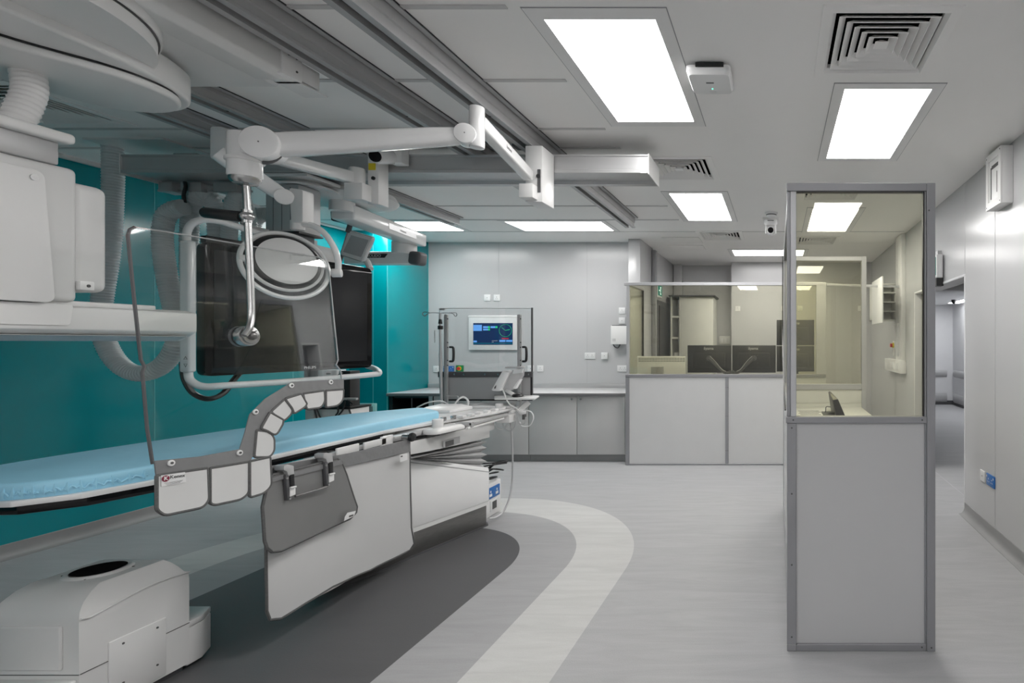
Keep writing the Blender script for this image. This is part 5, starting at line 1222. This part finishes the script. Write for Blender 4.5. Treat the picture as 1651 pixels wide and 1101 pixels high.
q = [P(833, 613, 4.80), P(839, 611, 4.80), P(830, 627, 4.76), P(824, 626, 4.76)]; MB().prism(q, (.01, .03, 0)).build('rear_fin', 'label', t, bevel=.003)
MB().prism([P(797, 624, 4.695), P(800, 621, 4.695), P(799, 626, 4.695), P(797, 627, 4.695)], (0, .004, 0)).build('mark', 'ink', t)
MB().obox(P(815, 628, 4.8), P(834, 640, 4.84), .06, .03).build('neck', 'white', t, bevel=.008)
MB().tube(smooth([P(810, 627, 4.74), P(813, 634, 4.73), P(815, 641, 4.74)], 5), .007, 8).build('cable', 'label', t)
b = MB(); b.rot([(.035, 0), (.05, .008), (.045, .022), (.03, .034), (.0, .038)], Vector((P(833, 0, 4.78).x, 4.80, zt_+.014)), seg=20)
tag(b.build('rotary_knob', 'black', ang=60), 'black domed knob sitting on the white tray', 'knob')

t = thing('socket_pillar', 'short white floor box with blue sockets and black cables behind the pedestal', 'socket box', (-2.6, 4.62, 0))
MB().box(-2.74, -2.475, 4.47, 4.735, 0, .285).build('box_body', 'white', t, bevel=.006)
MB().box(-2.476, -2.466, 4.50, 4.70, .155, .25).build('socket_plate', 'blue', t, bevel=.002)
b = MB()
for y in (4.55, 4.65): b.box(-2.467, -2.464, y-.006, y+.006, .205, .225); b.box(-2.467, -2.464, y-.02, y+.02, .175, .197)
b.build('socket_hole', 'label', t)
MB().box(-2.476, -2.470, 4.555, 4.68, .04, .135).build('lower_plate', 'label', t, bevel=.002); MB().box(-2.471, -2.467, 4.585, 4.65, .055, .12).build('black_inlet', 'ink', t)
for i in range(5):
    z = .31+.035*i
    pts = [(-2.62, 4.50+.02*i, z), (-2.50+.015*(i % 2), 4.56, z+.02), (-2.46+.01*i, 4.68, z+.005), (-2.55, 4.74, z-.02), (-2.64, 4.66, .285)]
    pts = [Vector(p)+Vector((random.uniform(-.03, .03), random.uniform(-.02, .02), random.uniform(-.012, .012))) for p in pts]
    MB().tube(smooth(pts, 6), .0065, 8).build('coiled_cable', 'black', t)

# equipment stand behind the display and the low grille
t = thing('equipment_stand', 'black equipment post with pale boxes and loose cables behind the mattress', 'equipment stand', (-4.08, 5.0, 0))
y = 5.0
def eb(x0, y0, x1, y1, ya, yb, nm, m, bev=.004):
    a, c = P(x0, y1, ya), P(x1, y0, ya); return MB().box(a.x, c.x, ya, yb, a.z, c.z).build(nm, m, t, bevel=bev)
a, c = P(541, 0, y), P(564.5, 0, y)
MB().box(a.x, c.x, y, y+.12, .03, P(0, 598, y).z).build('post', 'black', t, bevel=.006)
MB().box(a.x-.3, c.x+.12, y-.2, y+.3, 0, .03).build('foot', 'darkgrey', t, bevel=.005)
eb(513, 596.5, 543, 610, y-.03, y+.08, 'pale_box', 'label'); eb(526, 601, 533, 604, y-.035, y-.028, 'socket_mark', 'ink', 0)
eb(490, 596, 513, 611, y+.02, y+.12, 'dark_box', 'darkgrey')
eb(514, 659, 565, 678, y-.03, y+.2, 'pale_box', 'equip'); eb(492, 661, 506, 676, y+.02, y+.2, 'pale_box', 'equip')
eb(490, 656, 565, 660, y-.04, y+.22, 'shelf', 'black')
MB().obox(P(553, 643, y-.03), P(576, 643, y-.03), .03, .02).build('side_bar', 'equip_grey', t, bevel=.004)
for pts in ([(560, 645), (567, 650), (569, 652)], [(556, 647), (553, 660), (547, 668), (541, 674)], [(545, 655), (545, 664), (541, 670)], [(507, 660), (509, 668), (512, 680)], [(510, 658), (515, 670), (519, 676)], [(563, 660), (566, 670), (565, 678)], [(552, 601), (544, 606), (541, 612)]):
    MB().tube(smooth([P(px, py, y-.06) for px, py in pts], 6), .007, 6).build('cable', 'black', t)
t = thing('wall_grille', 'small pale turquoise grille low on the corner wall beyond the mattress', 'air vent', (-5.13, 6.62, .7))
a, c = P(574, 680, 6.62), P(608, 650, 6.62)
MB().box(a.x, c.x, 6.60, 6.62, a.z, c.z).build('frame', mat('turquoise_grille', (.32, .62, .60), .4), t, bevel=.003)
b = MB(); n = 12; x0, x1 = a.x+.035, c.x-.035
for k in range(n): b.box(x0+(x1-x0)*k/n, x0+(x1-x0)*(k+.55)/n, 6.597, 6.601, a.z+.04, c.z-.035)
b.build('slots', 'darkgrey', t)
